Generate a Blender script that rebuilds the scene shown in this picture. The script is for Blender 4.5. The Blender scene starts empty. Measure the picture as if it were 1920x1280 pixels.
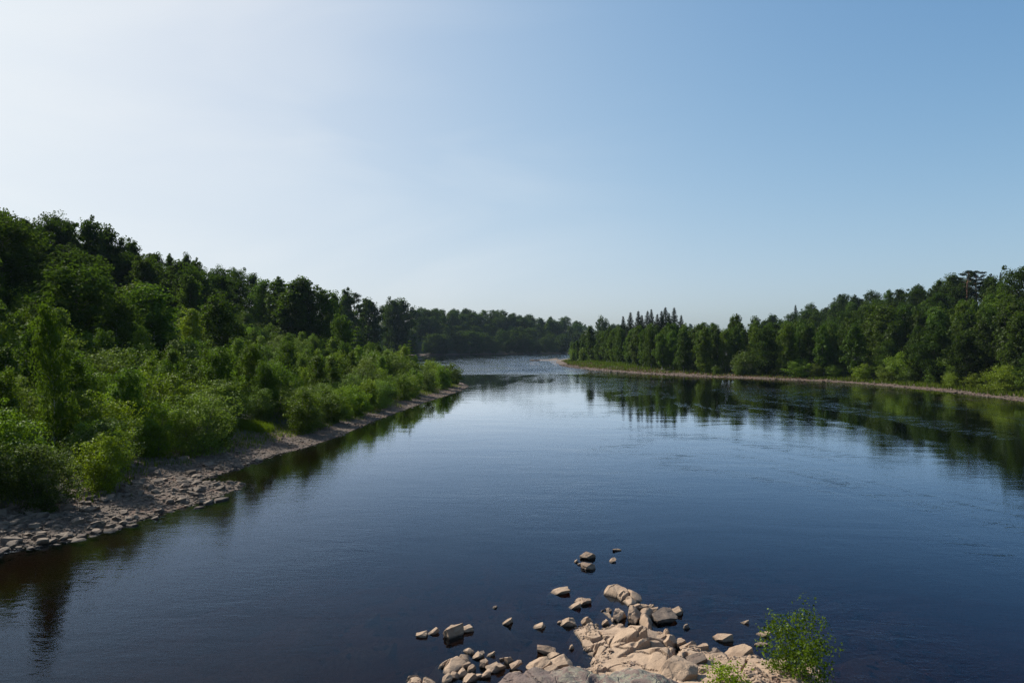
import bpy, bmesh, math, random
import numpy as np
from mathutils import Vector, Matrix, Quaternion

S = bpy.context.scene
COL = S.collection
R = math.radians
PI = math.pi

# ------------------------------------------------------------------ camera, sky, sun, exposure
CAM_Z, F, HOR = 10.0, 1280.0, 645.0
cam_d = bpy.data.cameras.new('camera')
cam = bpy.data.objects.new('camera', cam_d); COL.objects.link(cam)
cam_d.lens = 24.0; cam_d.sensor_width = 36.0
cam_d.clip_start = 0.1; cam_d.clip_end = 12000
cam.location = (0, 0, CAM_Z)
cam.rotation_euler = (R(90.22), 0, 0)
S.camera = cam

SUN_EL, SUN_AZ = 39.0, -54.0            # azimuth clockwise from +Y
sdir = Vector((math.sin(R(SUN_AZ)) * math.cos(R(SUN_EL)), math.cos(R(SUN_AZ)) * math.cos(R(SUN_EL)), math.sin(R(SUN_EL))))
sun_d = bpy.data.lights.new('sun', 'SUN')
sun_d.energy = 5.0; sun_d.angle = R(0.55); sun_d.color = (1.0, 0.93, 0.82)
sun = bpy.data.objects.new('sun', sun_d); COL.objects.link(sun)
sun.rotation_euler = sdir.to_track_quat('Z', 'Y').to_euler()

W = bpy.data.worlds.new('World'); S.world = W; W.use_nodes = True
wt = W.node_tree; wt.nodes.clear()
def wn(t, **k):
    n = wt.nodes.new(t)
    for a, b in k.items(): setattr(n, a, b)
    return n
sky = wn('ShaderNodeTexSky', sky_type='NISHITA', sun_disc=False)
sky.sun_elevation = R(SUN_EL); sky.sun_rotation = R(SUN_AZ)
sky.altitude = 100; sky.air_density = .8; sky.dust_density = 2.2; sky.ozone_density = 1.0
geo = wn('ShaderNodeTexCoord')
mp = wn('ShaderNodeMapping'); mp.inputs['Scale'].default_value = (1.2, 1.2, 5.0); mp.inputs['Rotation'].default_value = (0, R(18), R(30))
wt.links.new(geo.outputs['Generated'], mp.inputs[0])
nz = wn('ShaderNodeTexNoise'); nz.inputs['Scale'].default_value = 1.3; nz.inputs['Detail'].default_value = 5; nz.inputs['Roughness'].default_value = .5
nz.inputs['Distortion'].default_value = .8
wt.links.new(mp.outputs[0], nz.inputs['Vector'])
cr = wn('ShaderNodeMapRange'); cr.inputs['From Min'].default_value = .47; cr.inputs['From Max'].default_value = .72; cr.inputs['To Max'].default_value = .30
sxw = wn('ShaderNodeSeparateXYZ'); wt.links.new(geo.outputs['Generated'], sxw.inputs[0])
mrw = wn('ShaderNodeMapRange'); mrw.inputs['From Min'].default_value = .25; mrw.inputs['From Max'].default_value = -.45; wt.links.new(sxw.outputs[0], mrw.inputs[0])
muw = wn('ShaderNodeMath', operation='MULTIPLY'); wt.links.new(cr.outputs[0], muw.inputs[0]); wt.links.new(mrw.outputs[0], muw.inputs[1])
wt.links.new(nz.outputs[0], cr.inputs[0])
mixw = wn('ShaderNodeMix', data_type='RGBA')
wt.links.new(muw.outputs[0], mixw.inputs[0]); 
# thin summer haze: soft glow round the sun, clearer blue away from it; per channel m*x^g / (1 + b*x^g)
spx = wn('ShaderNodeSeparateXYZ'); cbx = wn('ShaderNodeCombineXYZ'); wt.links.new(sky.outputs[0], spx.inputs[0])
for ch, (m_, b_, g_) in enumerate(((5.55, 6.0, 1.6), (5.16, 5.0, 1.4), (6.38, 6.0, 1.4))):
    q1 = wn('ShaderNodeMath', operation='MULTIPLY'); q1.inputs[1].default_value = .1; wt.links.new(spx.outputs[ch], q1.inputs[0])
    q2 = wn('ShaderNodeMath', operation='POWER'); q2.inputs[1].default_value = g_; wt.links.new(q1.outputs[0], q2.inputs[0])
    q3 = wn('ShaderNodeMath', operation='MULTIPLY_ADD'); q3.inputs[1].default_value = b_; q3.inputs[2].default_value = 1; wt.links.new(q2.outputs[0], q3.inputs[0])
    q4 = wn('ShaderNodeMath', operation='MULTIPLY'); q4.inputs[1].default_value = m_ * 7.07; wt.links.new(q2.outputs[0], q4.inputs[0])
    q5 = wn('ShaderNodeMath', operation='DIVIDE'); wt.links.new(q4.outputs[0], q5.inputs[0]); wt.links.new(q3.outputs[0], q5.inputs[1]); wt.links.new(q5.outputs[0], cbx.inputs[ch])
wt.links.new(cbx.outputs[0], mixw.inputs[6])
mixw.inputs[7].default_value = (6.9, 6.95, 6.8, 1)
bg = wn('ShaderNodeBackground'); bg.inputs[1].default_value = 0.10
wt.links.new(mixw.outputs[2], bg.inputs[0])
wo = wn('ShaderNodeOutputWorld'); wt.links.new(bg.outputs[0], wo.inputs[0])

S.view_settings.view_transform = 'Standard'; S.view_settings.look = 'None'
S.view_settings.exposure = 0.5; S.view_settings.gamma = 1; S.view_settings.use_curve_mapping = False
S.render.engine = 'CYCLES'
cy = S.cycles
cy.use_denoising = True; cy.denoising_prefilter = 'NONE'; cy.use_adaptive_sampling = False; cy.max_bounces = 8; cy.diffuse_bounces = 3; cy.glossy_bounces = 4
cy.transmission_bounces = 5; cy.transparent_max_bounces = 16; cy.volume_bounces = 0
cy.sample_clamp_indirect = 4; cy.sample_clamp_direct = 8; cy.caustics_reflective = False; cy.caustics_refractive = False

# ------------------------------------------------------------------ helpers
def wp(u, v, z=0.0):
    """where a sight line through photo pixel (u, v) meets the level z"""
    D = (CAM_Z - z) * F / (v - HOR)
    return ((u - 960) * D / F, D)

def tag(o, label=None, cat=None, group=None, kind=None):
    if label: o['label'] = label
    if cat: o['category'] = cat
    if group: o['group'] = group
    if kind: o['kind'] = kind
    return o

def mesh_np(name, verts, faces, mat=None, smooth=False, tone=None):
    """faces: (n,3) or (n,4) int array"""
    me = bpy.data.meshes.new(name)
    verts = np.asarray(verts, np.float32); faces = np.asarray(faces, np.int32)
    n, k = faces.shape
    me.vertices.add(len(verts)); me.vertices.foreach_set('co', verts.ravel())
    me.loops.add(n * k); me.loops.foreach_set('vertex_index', faces.ravel())
    me.polygons.add(n); me.polygons.foreach_set('loop_start', np.arange(0, n * k, k, dtype=np.int32))
    me.update(calc_edges=True)
    me.polygons.foreach_set('use_smooth', np.full(n, smooth, bool))
    if tone is not None:
        a = me.attributes.new('tone', 'FLOAT', 'POINT'); a.data.foreach_set('value', np.asarray(tone, np.float32))
    if mat: me.materials.append(mat)
    me.update()
    return me

def obj(name, me, parent=None, loc=(0, 0, 0)):
    o = bpy.data.objects.new(name, me); COL.objects.link(o); o.location = loc
    if parent: o.parent = parent
    return o

def _hash(ix, iy, seed):
    h = (ix.astype(np.int64) * 374761393 + iy.astype(np.int64) * 668265263 + seed * 1442695041) & 0xffffffff
    h = ((h ^ (h >> 13)) * 1274126177) & 0xffffffff
    return ((h ^ (h >> 16)) & 0xffff) / 65535.0
def vnoise(x, y, seed=0):
    ix = np.floor(x); iy = np.floor(y); fx = x - ix; fy = y - iy
    fx = fx * fx * fx * (fx * (fx * 6 - 15) + 10); fy = fy * fy * fy * (fy * (fy * 6 - 15) + 10)
    a = _hash(ix, iy, seed); b = _hash(ix + 1, iy, seed); c = _hash(ix, iy + 1, seed); d = _hash(ix + 1, iy + 1, seed)
    return (a * (1 - fx) + b * fx) * (1 - fy) + (c * (1 - fx) + d * fx) * fy - .5
def fbm(x, y, seed=0, oct=4, gain=.5):
    s = 0; a = 1.0
    c, sn = math.cos(.6), math.sin(.6)
    for i in range(oct):
        s = s + a * vnoise(x, y, seed + i * 17); a *= gain
        x, y = (x * c - y * sn) * 2.03, (x * sn + y * c) * 2.03
    return s
def sstep(a, b, x):
    t = np.clip((x - a) / (b - a), 0, 1); return t * t * (3 - 2 * t)

def poly_sd(px, py, poly):
    """signed distance to polygon, positive inside"""
    P = np.asarray(poly, float); n = len(P)
    d2 = np.full(px.shape, 1e18); inside = np.zeros(px.shape, bool)
    for i in range(n):
        ax, ay = P[i]; bx, by = P[(i + 1) % n]
        ex, ey = bx - ax, by - ay
        t = np.clip(((px - ax) * ex + (py - ay) * ey) / (ex * ex + ey * ey + 1e-12), 0, 1)
        dx = px - ax - t * ex; dy = py - ay - t * ey
        d2 = np.minimum(d2, dx * dx + dy * dy)
        if ay != by:
            c = ((ay > py) != (by > py)) & (px < (bx - ax) * (py - ay) / (by - ay) + ax)
            inside ^= c
    d = np.sqrt(d2)
    return np.where(inside, d, -d)

# ------------------------------------------------------------------ materials
def mat(name):
    m = bpy.data.materials.new(name); m.use_nodes = True; m.node_tree.nodes.clear()
    T = m.node_tree
    def N(t, **k):
        n = T.nodes.new(t)
        for a, b in k.items(): setattr(n, a, b)
        return n
    out = N('ShaderNodeOutputMaterial')
    return m, T, N, T.links.new, out
def ramp(N, stops, interp='LINEAR'):
    r = N('ShaderNodeValToRGB'); e = r.color_ramp.elements; r.color_ramp.interpolation = interp
    while len(e) < len(stops): e.new(.5)
    for i, (p, c) in enumerate(stops):
        e[i].position = p; e[i].color = (c[0], c[1], c[2], 1)
    return r
def noise(N, L, vec, scale, detail=4, rough=.55, dist=0):
    n = N('ShaderNodeTexNoise'); n.inputs['Scale'].default_value = scale; n.inputs['Detail'].default_value = detail
    n.inputs['Roughness'].default_value = rough; n.inputs['Distortion'].default_value = dist
    L(vec, n.inputs['Vector']); return n

def leaf_material(name, dark, light, transl=.45, gloss=.12, tint=(.34, .60, .04)):
    m, T, N, L, out = mat(name)
    at = N('ShaderNodeAttribute'); at.attribute_name = 'tone'
    oi = N('ShaderNodeObjectInfo')
    ad = N('ShaderNodeMath', operation='MULTIPLY_ADD'); L(oi.outputs['Random'], ad.inputs[0]); ad.inputs[1].default_value = .55; L(at.outputs['Fac'], ad.inputs[2])
    rp = ramp(N, [(0.1, dark), (.75, light), (1.0, [c * 1.25 for c in light])])
    sc = N('ShaderNodeMath', operation='MULTIPLY'); L(ad.outputs[0], sc.inputs[0]); sc.inputs[1].default_value = .68
    L(sc.outputs[0], rp.inputs[0])
    hs = N('ShaderNodeHueSaturation'); L(rp.outputs[0], hs.inputs['Color'])
    wn_ = N('ShaderNodeTexWhiteNoise', noise_dimensions='1D'); L(oi.outputs['Random'], wn_.inputs['W'])
    h1 = N('ShaderNodeMapRange'); h1.inputs['To Min'].default_value = .462; h1.inputs['To Max'].default_value = .504; L(wn_.outputs[0], h1.inputs[0]); L(h1.outputs[0], hs.inputs['Hue'])
    v1 = N('ShaderNodeMapRange'); v1.inputs['To Min'].default_value = .62; v1.inputs['To Max'].default_value = 1.35; L(oi.outputs['Random'], v1.inputs[0]); L(v1.outputs[0], hs.inputs['Value'])
    df = N('ShaderNodeBsdfDiffuse'); L(hs.outputs[0], df.inputs[0])
    tr = N('ShaderNodeBsdfTranslucent')
    mx = N('ShaderNodeMix', data_type='RGBA', blend_type='MIX'); mx.inputs[0].default_value = .5
    L(hs.outputs[0], mx.inputs[6]); mx.inputs[7].default_value = (tint[0] * .3, tint[1] * .3, tint[2] * .3, 1)
    L(mx.outputs[2], tr.inputs[0])
    a = N('ShaderNodeMixShader'); a.inputs[0].default_value = transl; L(df.outputs[0], a.inputs[1]); L(tr.outputs[0], a.inputs[2])
    g = N('ShaderNodeBsdfGlossy'); g.inputs['Roughness'].default_value = .6; g.inputs[0].default_value = (.7, .8, .6, 1)
    fr = N('ShaderNodeFresnel'); fr.inputs[0].default_value = 1.4
    fm = N('ShaderNodeMath', operation='MULTIPLY'); L(fr.outputs[0], fm.inputs[0]); fm.inputs[1].default_value = gloss * .5
    b = N('ShaderNodeMixShader'); L(fm.outputs[0], b.inputs[0]); L(a.outputs[0], b.inputs[1]); L(g.outputs[0], b.inputs[2])
    L(b.outputs[0], out.inputs[0]); return m

M_WILLOW = leaf_material('willow_leaf', (.014, .038, .001), (.130, .225, .006), .55, .12)
M_WILLOW2 = leaf_material('grey_willow_leaf', (.020, .044, .004), (.120, .195, .016), .50, .12, (.32, .52, .08))
M_BIRCH = leaf_material('birch_leaf', (.006, .022, .002), (.046, .096, .004), .46, .06)
M_DECID = leaf_material('broad_leaf', (.003, .012, .002), (.020, .046, .004), .38, .03)
M_SPRUCE = leaf_material('spruce_needle', (.003, .009, .003), (.011, .022, .006), .12, .02)
M_YOUNG = leaf_material('young_leaf', (.085, .15, .004), (.22, .31, .010), .55, .08)
M_GRASS = leaf_material('grass_blade', (.030, .055, .004), (.080, .118, .012), .42, .03)

def bark_material(name, c1, c2, scale=6):
    m, T, N, L, out = mat(name)
    tc = N('ShaderNodeTexCoord'); mpn = N('ShaderNodeMapping'); mpn.inputs['Scale'].default_value = (1, 1, .6)
    L(tc.outputs['Object'], mpn.inputs[0])
    n = noise(N, L, mpn.outputs[0], scale, 5)
    rp = ramp(N, [(.38, c1), (.62, c2)]); L(n.outputs[0], rp.inputs[0])
    p = N('ShaderNodeBsdfPrincipled'); p.inputs['Roughness'].default_value = .9; L(rp.outputs[0], p.inputs[0])
    b = N('ShaderNodeBump'); b.inputs['Strength'].default_value = .6; b.inputs['Distance'].default_value = .02; L(n.outputs[0], b.inputs['Height']); L(b.outputs[0], p.inputs['Normal'])
    L(p.outputs[0], out.inputs[0]); return m
M_BARK = bark_material('grey_bark', (.05, .042, .034), (.13, .11, .09))
M_BIRCHBARK = bark_material('birch_bark', (.12, .11, .10), (.52, .50, .46), 9)
M_PINEBARK = bark_material('pine_bark', (.10, .05, .03), (.26, .13, .07))

def rock_material(name, stops, stain=(.30, .17, .12), lichen=0.0, wet=True, bump=.32, scale=1.0):
    m, T, N, L, out = mat(name)
    g = N('ShaderNodeNewGeometry'); oi = N('ShaderNodeObjectInfo')
    n1 = noise(N, L, g.outputs['Position'], 1.1 * scale, 6, .6, .6)
    rp = ramp(N, stops); 
    ad = N('ShaderNodeMath', operation='MULTIPLY_ADD'); L(oi.outputs['Random'], ad.inputs[0]); ad.inputs[1].default_value = .22
    sb = N('ShaderNodeMath', operation='SUBTRACT'); L(n1.outputs[0], sb.inputs[0]); sb.inputs[1].default_value = .11; L(sb.outputs[0], ad.inputs[2])
    L(ad.outputs[0], rp.inputs[0])
    n2 = noise(N, L, g.outputs['Position'], .8 * scale, 5, .65, 1.2)
    f2 = N('ShaderNodeMapRange'); f2.inputs['From Min'].default_value = .56; f2.inputs['From Max'].default_value = .72; f2.inputs['To Max'].default_value = .6; L(n2.outputs[0], f2.inputs[0])
    mx = N('ShaderNodeMix', data_type='RGBA'); L(f2.outputs[0], mx.inputs[0]); L(rp.outputs[0], mx.inputs[6]); mx.inputs[7].default_value = (stain[0] * .7, stain[1] * .7, stain[2] * .7, 1)
    # fine speckle
    n3 = noise(N, L, g.outputs['Position'], 30 * scale, 3, .7)
    sp = N('ShaderNodeMapRange'); sp.inputs['From Min'].default_value = .3; sp.inputs['From Max'].default_value = .7; sp.inputs['To Min'].default_value = .72; sp.inputs['To Max'].default_value = 1.2; L(n3.outputs[0], sp.inputs[0])
    mu = N('ShaderNodeMix', data_type='RGBA', blend_type='MULTIPLY'); mu.inputs[0].default_value = 1
    L(mx.outputs[2], mu.inputs[6]); L(sp.outputs[0], mu.inputs[7])
    col = mu.outputs[2]
    if lichen:
        n4 = noise(N, L, g.outputs['Position'], 5.5, 6, .7, .4)
        f4 = N('ShaderNodeMapRange'); f4.inputs['From Min'].default_value = .46; f4.inputs['From Max'].default_value = .52; L(n4.outputs[0], f4.inputs[0])
        # lichen only on the right-hand crest of the knoll
        sx = N('ShaderNodeSeparateXYZ'); L(g.outputs['Position'], sx.inputs[0])
        fx = N('ShaderNodeMapRange'); fx.inputs['From Min'].default_value = .2; fx.inputs['From Max'].default_value = 1.3; L(sx.outputs[0], fx.inputs[0])
        nn = noise(N, L, g.outputs['Position'], 2.2, 4); fa = N('ShaderNodeMath', operation='MULTIPLY'); L(fx.outputs[0], fa.inputs[0]); L(f4.outputs[0], fa.inputs[1])
        lr = ramp(N, [(.35, (.05, .05, .045)), (.5, (.175, .165, .135)), (.6, (.23, .22, .145)), (.7, (.30, .285, .25))]); n5 = noise(N, L, g.outputs['Position'], 14, 4, .7); L(n5.outputs[0], lr.inputs[0])
        ml = N('ShaderNodeMix', data_type='RGBA'); L(fa.outputs[0], ml.inputs[0]); L(col, ml.inputs[6]); L(lr.outputs[0], ml.inputs[7]); col = ml.outputs[2]
    p = N('ShaderNodeBsdfPrincipled'); p.inputs['Roughness'].default_value = .85
    if wet:
        sz = N('ShaderNodeSeparateXYZ'); L(g.outputs['Position'], sz.inputs[0])
        nw = noise(N, L, g.outputs['Position'], 6, 3); aw = N('ShaderNodeMath', operation='MULTIPLY_ADD'); L(nw.outputs[0], aw.inputs[0]); aw.inputs[1].default_value = -.06; L(sz.outputs[2], aw.inputs[2])
        fw = N('ShaderNodeMapRange'); fw.inputs['From Min'].default_value = -.01; fw.inputs['From Max'].default_value = .045; fw.inputs['To Min'].default_value = .33; fw.inputs['To Max'].default_value = 1; L(aw.outputs[0], fw.inputs[0])
        mw = N('ShaderNodeMix', data_type='RGBA', blend_type='MULTIPLY'); mw.inputs[0].default_value = 1; L(col, mw.inputs[6]); L(fw.outputs[0], mw.inputs[7]); col = mw.outputs[2]
    L(col, p.inputs[0])
    n6 = noise(N, L, g.outputs['Position'], 9 * scale, 8, .7); n7 = N('ShaderNodeTexVoronoi'); n7.feature = 'DISTANCE_TO_EDGE'; n7.inputs['Scale'].default_value = 2.0 * scale
    wv = N('ShaderNodeVectorMath', operation='ADD'); sv = N('ShaderNodeVectorMath', operation='SCALE'); sv.inputs['Scale'].default_value = .35; L(n1.outputs['Color'], sv.inputs[0]); L(sv.outputs[0], wv.inputs[0]); L(g.outputs['Position'], wv.inputs[1]); L(wv.outputs[0], n7.inputs['Vector'])
    cv = N('ShaderNodeMapRange'); cv.inputs['From Max'].default_value = .03; cv.inputs['To Max'].default_value = .5; L(n7.outputs['Distance'], cv.inputs[0])
    hh = N('ShaderNodeMath', operation='ADD'); L(n6.outputs[0], hh.inputs[0]); L(cv.outputs[0], hh.inputs[1])
    b = N('ShaderNodeBump'); b.inputs['Strength'].default_value = bump; b.inputs['Distance'].default_value = .06; L(hh.outputs[0], b.inputs['Height']); L(b.outputs[0], p.inputs['Normal'])
    L(p.outputs[0], out.inputs[0]); return m
TAN = [(.25, (.155, .102, .068)), (.42, (.27, .188, .126)), (.58, (.345, .246, .166)), (.75, (.22, .155, .115))]
M_TAN = rock_material('tan_rock', TAN)
M_DARKROCK = rock_material('dark_rock', [(.3, (.075, .055, .042)), (.6, (.15, .112, .085)), (.8, (.20, .15, .115))])
M_LICHEN = rock_material('lichen_rock', [(.3, (.12, .085, .075)), (.55, (.19, .135, .11)), (.8, (.23, .165, .13))], lichen=1.0, wet=False, bump=.8)
M_STONE = rock_material('beach_stone', [(.2, (.040, .027, .019)), (.45, (.095, .066, .046)), (.62, (.17, .124, .085)), (.85, (.068, .048, .035))], scale=2.2, bump=.3)

# ------------------------------------------------------------------ ground
LEFT_PX = [(0, 1032), (55, 1022), (110, 1012), (160, 1002), (200, 991), (250, 978), (300, 963), (345, 950), (400, 934), (440, 918), (452, 911), (442, 906), (400, 902),
           (372, 901), (400, 892), (440, 880), (520, 851), (560, 843), (610, 827), (650, 812), (700, 790), (750, 771), (800, 753), (840, 741), (868, 731), (879, 724), (868, 718)]
RIGHT_PX = [(1052, 686), (1075, 690), (1110, 694), (1200, 700.5), (1300, 705.5), (1450, 711), (1530, 714), (1600, 718), (1700, 727), (1800, 737), (1870, 746), (1920, 753)]
left_shore = [(-34, -120), (-31, -40), (-28, 5), (-26, 24)] + [wp(u, v) for u, v in LEFT_PX] + [(-22, 200), (-40, 250), (-62, 330), (-84, 450), (-100, 560)]
far_shore = [(-84, 632), (-32, 673), (22, 705), (80, 735), (170, 725), (300, 640), (430, 560), (560, 420)]
right_back = [(500, 380), (380, 440), (250, 480), (130, 490), (60, 480), (38, 470), (30, 440), (24, 380)]
right_shore = [wp(u, v) for u, v in RIGHT_PX] + [(91, 90), (97, 50), (105, 0), (112, -120)]
RIVER = left_shore + far_shore + right_back + right_shore

CREST = [(-118, -60, 22), (-122, 60, 23), (-128, 150, 24), (-134, 300, 25), (-150, 450, 27), (-140, 650, 29), (-70, 780, 28), (60, 830, 24), (200, 830, 20), (420, 700, 18)]
CREST_R = [(195, -60, 20), (185, 60, 20), (178, 150, 20), (188, 250, 21), (205, 400, 21), (240, 560, 16)]
def crest_height(x, y, crest, wdt):
    best = np.full(x.shape, 1e9); hh = np.zeros(x.shape)
    for (ax, ay, ah), (bx, by, bh) in zip(crest[:-1], crest[1:]):
        ex, ey = bx - ax, by - ay
        t = np.clip(((x - ax) * ex + (y - ay) * ey) / (ex * ex + ey * ey), 0, 1)
        d = np.hypot(x - ax - t * ex, y - ay - t * ey); h = ah + (bh - ah) * t
        m = d < best; best = np.where(m, d, best); hh = np.where(m, h, hh)
    s = np.clip(1 - best / wdt, 0, 1)
    return hh * s * s * (3 - 2 * s)

def shore_d(x, y):
    """distance from the waterline, positive on land"""
    return -poly_sd(x, y, RIVER)
def ground(x, y):
    x = np.asarray(x, float); y = np.asarray(y, float)
    d = shore_d(x, y)
    land = .085 * np.clip(d, 0, 7) + .16 * np.clip(d - 7, 0, 6) + .03 * np.clip(d - 13, 0, 60)
    land = land + fbm(x / 9, y / 9, 3, 4) * .5 * sstep(2, 14, d) + fbm(x / 1.3, y / 1.3, 5, 3) * .07 * sstep(-.5, 1.5, d)
    land = land + (crest_height(x, y, CREST, 88) + crest_height(x, y, CREST_R, 82)) * sstep(6, 40, d)
    dist = np.hypot(x, y); land = land + sstep(900, 1500, dist) * 30 * (.7 + fbm(x / 400, y / 400, 8, 3))
    w = -d
    bed = -(.20 * np.clip(w, 0, 4) + .22 * np.clip(w - 4, 0, 14)) + fbm(x / 1.6, y / 1.6, 11, 4) * .20 * sstep(.3, 3, w)
    # shoal round the foreground rocks
    rr = np.hypot((x - 3.5) / 1.5, y - 21) 
    shoal = -.30 - .075 * np.clip(rr - 3, 0, 40) ** 1.2 + fbm(x / 1.1, y / 1.1, 21, 5, .6) * .6
    bed = np.where((y > 5) & (y < 70), np.maximum(bed, np.minimum(shoal, -.12)), bed)
    bar = np.exp(-(((x - 22) / 13) ** 4) - ((y - 432 + .15 * (x - 20)) / 5) ** 2) * 1.55 - .001
    bed = np.where(np.abs(y - 432) < 40, np.maximum(bed, -1.2) + bar, bed)
    bed = np.maximum(bed, -3.4)
    return np.where(d > 0, land, bed)

def axis(parts):
    out = []
    for a, b, s in parts: out += list(np.arange(a, b, s))
    return np.array(sorted(set(np.round(out, 4))))
gx = axis([(-6000, -600, 400), (-600, -170, 12), (-170, -60, 3), (-60, 16, .45), (16, 115, 1.1), (115, 260, 4), (260, 600, 12), (600, 6001, 400)])
gy = axis([(-600, -80, 40), (-80, 14, 4), (14, 72, .45), (72, 200, .9), (200, 360, 1.8), (360, 480, 2), (480, 900, 6), (900, 1400, 50), (1400, 8001, 400)])
XX, YY = np.meshgrid(gx, gy)
ZZ = ground(XX, YY)
nx, ny = len(gx), len(gy)
idx = np.arange(nx * ny).reshape(ny, nx)
quads = np.stack([idx[:-1, :-1], idx[:-1, 1:], idx[1:, 1:], idx[1:, :-1]], -1).reshape(-1, 4)
DD = shore_d(XX.ravel(), YY.ravel())

def ground_material():
    m, T, N, L, out = mat('river_bank_ground')
    g = N('ShaderNodeNewGeometry')
    at = N('ShaderNodeAttribute'); at.attribute_name = 'tone'     # metres from the waterline
    n1 = noise(N, L, g.outputs['Position'], .35, 5, .6); n2 = noise(N, L, g.outputs['Position'], 7, 6, .7)
    gr = ramp(N, [(.3, (.032, .022, .016)), (.5, (.085, .060, .044)), (.7, (.13, .094, .070))]); L(n2.outputs[0], gr.inputs[0])
    rd = N('ShaderNodeMix', data_type='RGBA'); f1 = N('ShaderNodeMapRange'); f1.inputs['From Min'].default_value = .5; f1.inputs['From Max'].default_value = .62; f1.inputs['To Max'].default_value = .75; L(n1.outputs[0], f1.inputs[0])
    L(f1.outputs[0], rd.inputs[0]); L(gr.outputs[0], rd.inputs[6]); rd.inputs[7].default_value = (.115, .062, .038, 1)
    soil = ramp(N, [(.35, (.022, .024, .012)), (.6, (.04, .055, .018)), (.75, (.07, .07, .03))]); L(n2.outputs[0], soil.inputs[0])
    ad = N('ShaderNodeMath', operation='MULTIPLY_ADD'); L(n1.outputs[0], ad.inputs[0]); ad.inputs[1].default_value = 6; L(at.outputs['Fac'], ad.inputs[2])
    fs = N('ShaderNodeMapRange'); fs.inputs['From Min'].default_value = 9.5; fs.inputs['From Max'].default_value = 12; L(ad.outputs[0], fs.inputs[0])
    mx = N('ShaderNodeMix', data_type='RGBA'); L(fs.outputs[0], mx.inputs[0]); L(rd.outputs[2], mx.inputs[6]); L(soil.outputs[0], mx.inputs[7])
    # sand of the mid-river bar and peat-brown bed below water
    sx = N('ShaderNodeSeparateXYZ'); L(g.outputs['Position'], sx.inputs[0])
    fb = N('ShaderNodeMapRange'); fb.inputs['From Min'].default_value = 395; fb.inputs['From Max'].default_value = 400; L(sx.outputs[1], fb.inputs[0])
    fb2 = N('ShaderNodeMapRange'); fb2.inputs['From Min'].default_value = 60; fb2.inputs['From Max'].default_value = 45; L(sx.outputs[0], fb2.inputs[0])
    fb3 = N('ShaderNodeMapRange'); fb3.inputs['From Min'].default_value = 490; fb3.inputs['From Max'].default_value = 480; L(sx.outputs[1], fb3.inputs[0])
    mm = N('ShaderNodeMath', operation='MULTIPLY'); L(fb.outputs[0], mm.inputs[0]); L(fb2.outputs[0], mm.inputs[1]); m3 = N('ShaderNodeMath', operation='MULTIPLY'); L(mm.outputs[0], m3.inputs[0]); L(fb3.outputs[0], m3.inputs[1])
    ms = N('ShaderNodeMix', data_type='RGBA'); L(m3.outputs[0], ms.inputs[0]); L(mx.outputs[2], ms.inputs[6]); ms.inputs[7].default_value = (.13, .098, .07, 1)
    fw = N('ShaderNodeMapRange'); fw.inputs['From Min'].default_value = -.08; fw.inputs['From Max'].default_value = .05; fw.inputs['To Min'].default_value = .9; fw.inputs['To Max'].default_value = 1; L(sx.outputs[2], fw.inputs[0])
    mw = N('ShaderNodeMix', data_type='RGBA', blend_type='MULTIPLY'); mw.inputs[0].default_value = 1; L(ms.outputs[2], mw.inputs[6]); L(fw.outputs[0], mw.inputs[7])
    p = N('ShaderNodeBsdfPrincipled'); p.inputs['Roughness'].default_value = .95; L(mw.outputs[2], p.inputs[0])
    b = N('ShaderNodeBump'); b.inputs['Strength'].default_value = .8; b.inputs['Distance'].default_value = .12; L(n2.outputs[0], b.inputs['Height']); L(b.outputs[0], p.inputs['Normal'])
    L(p.outputs[0], out.inputs[0]); return m
gm = mesh_np('ground', np.stack([XX, YY, ZZ], -1).reshape(-1, 3), quads, ground_material(), True, tone=DD)
tag(obj('ground', gm), kind='structure')

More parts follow.
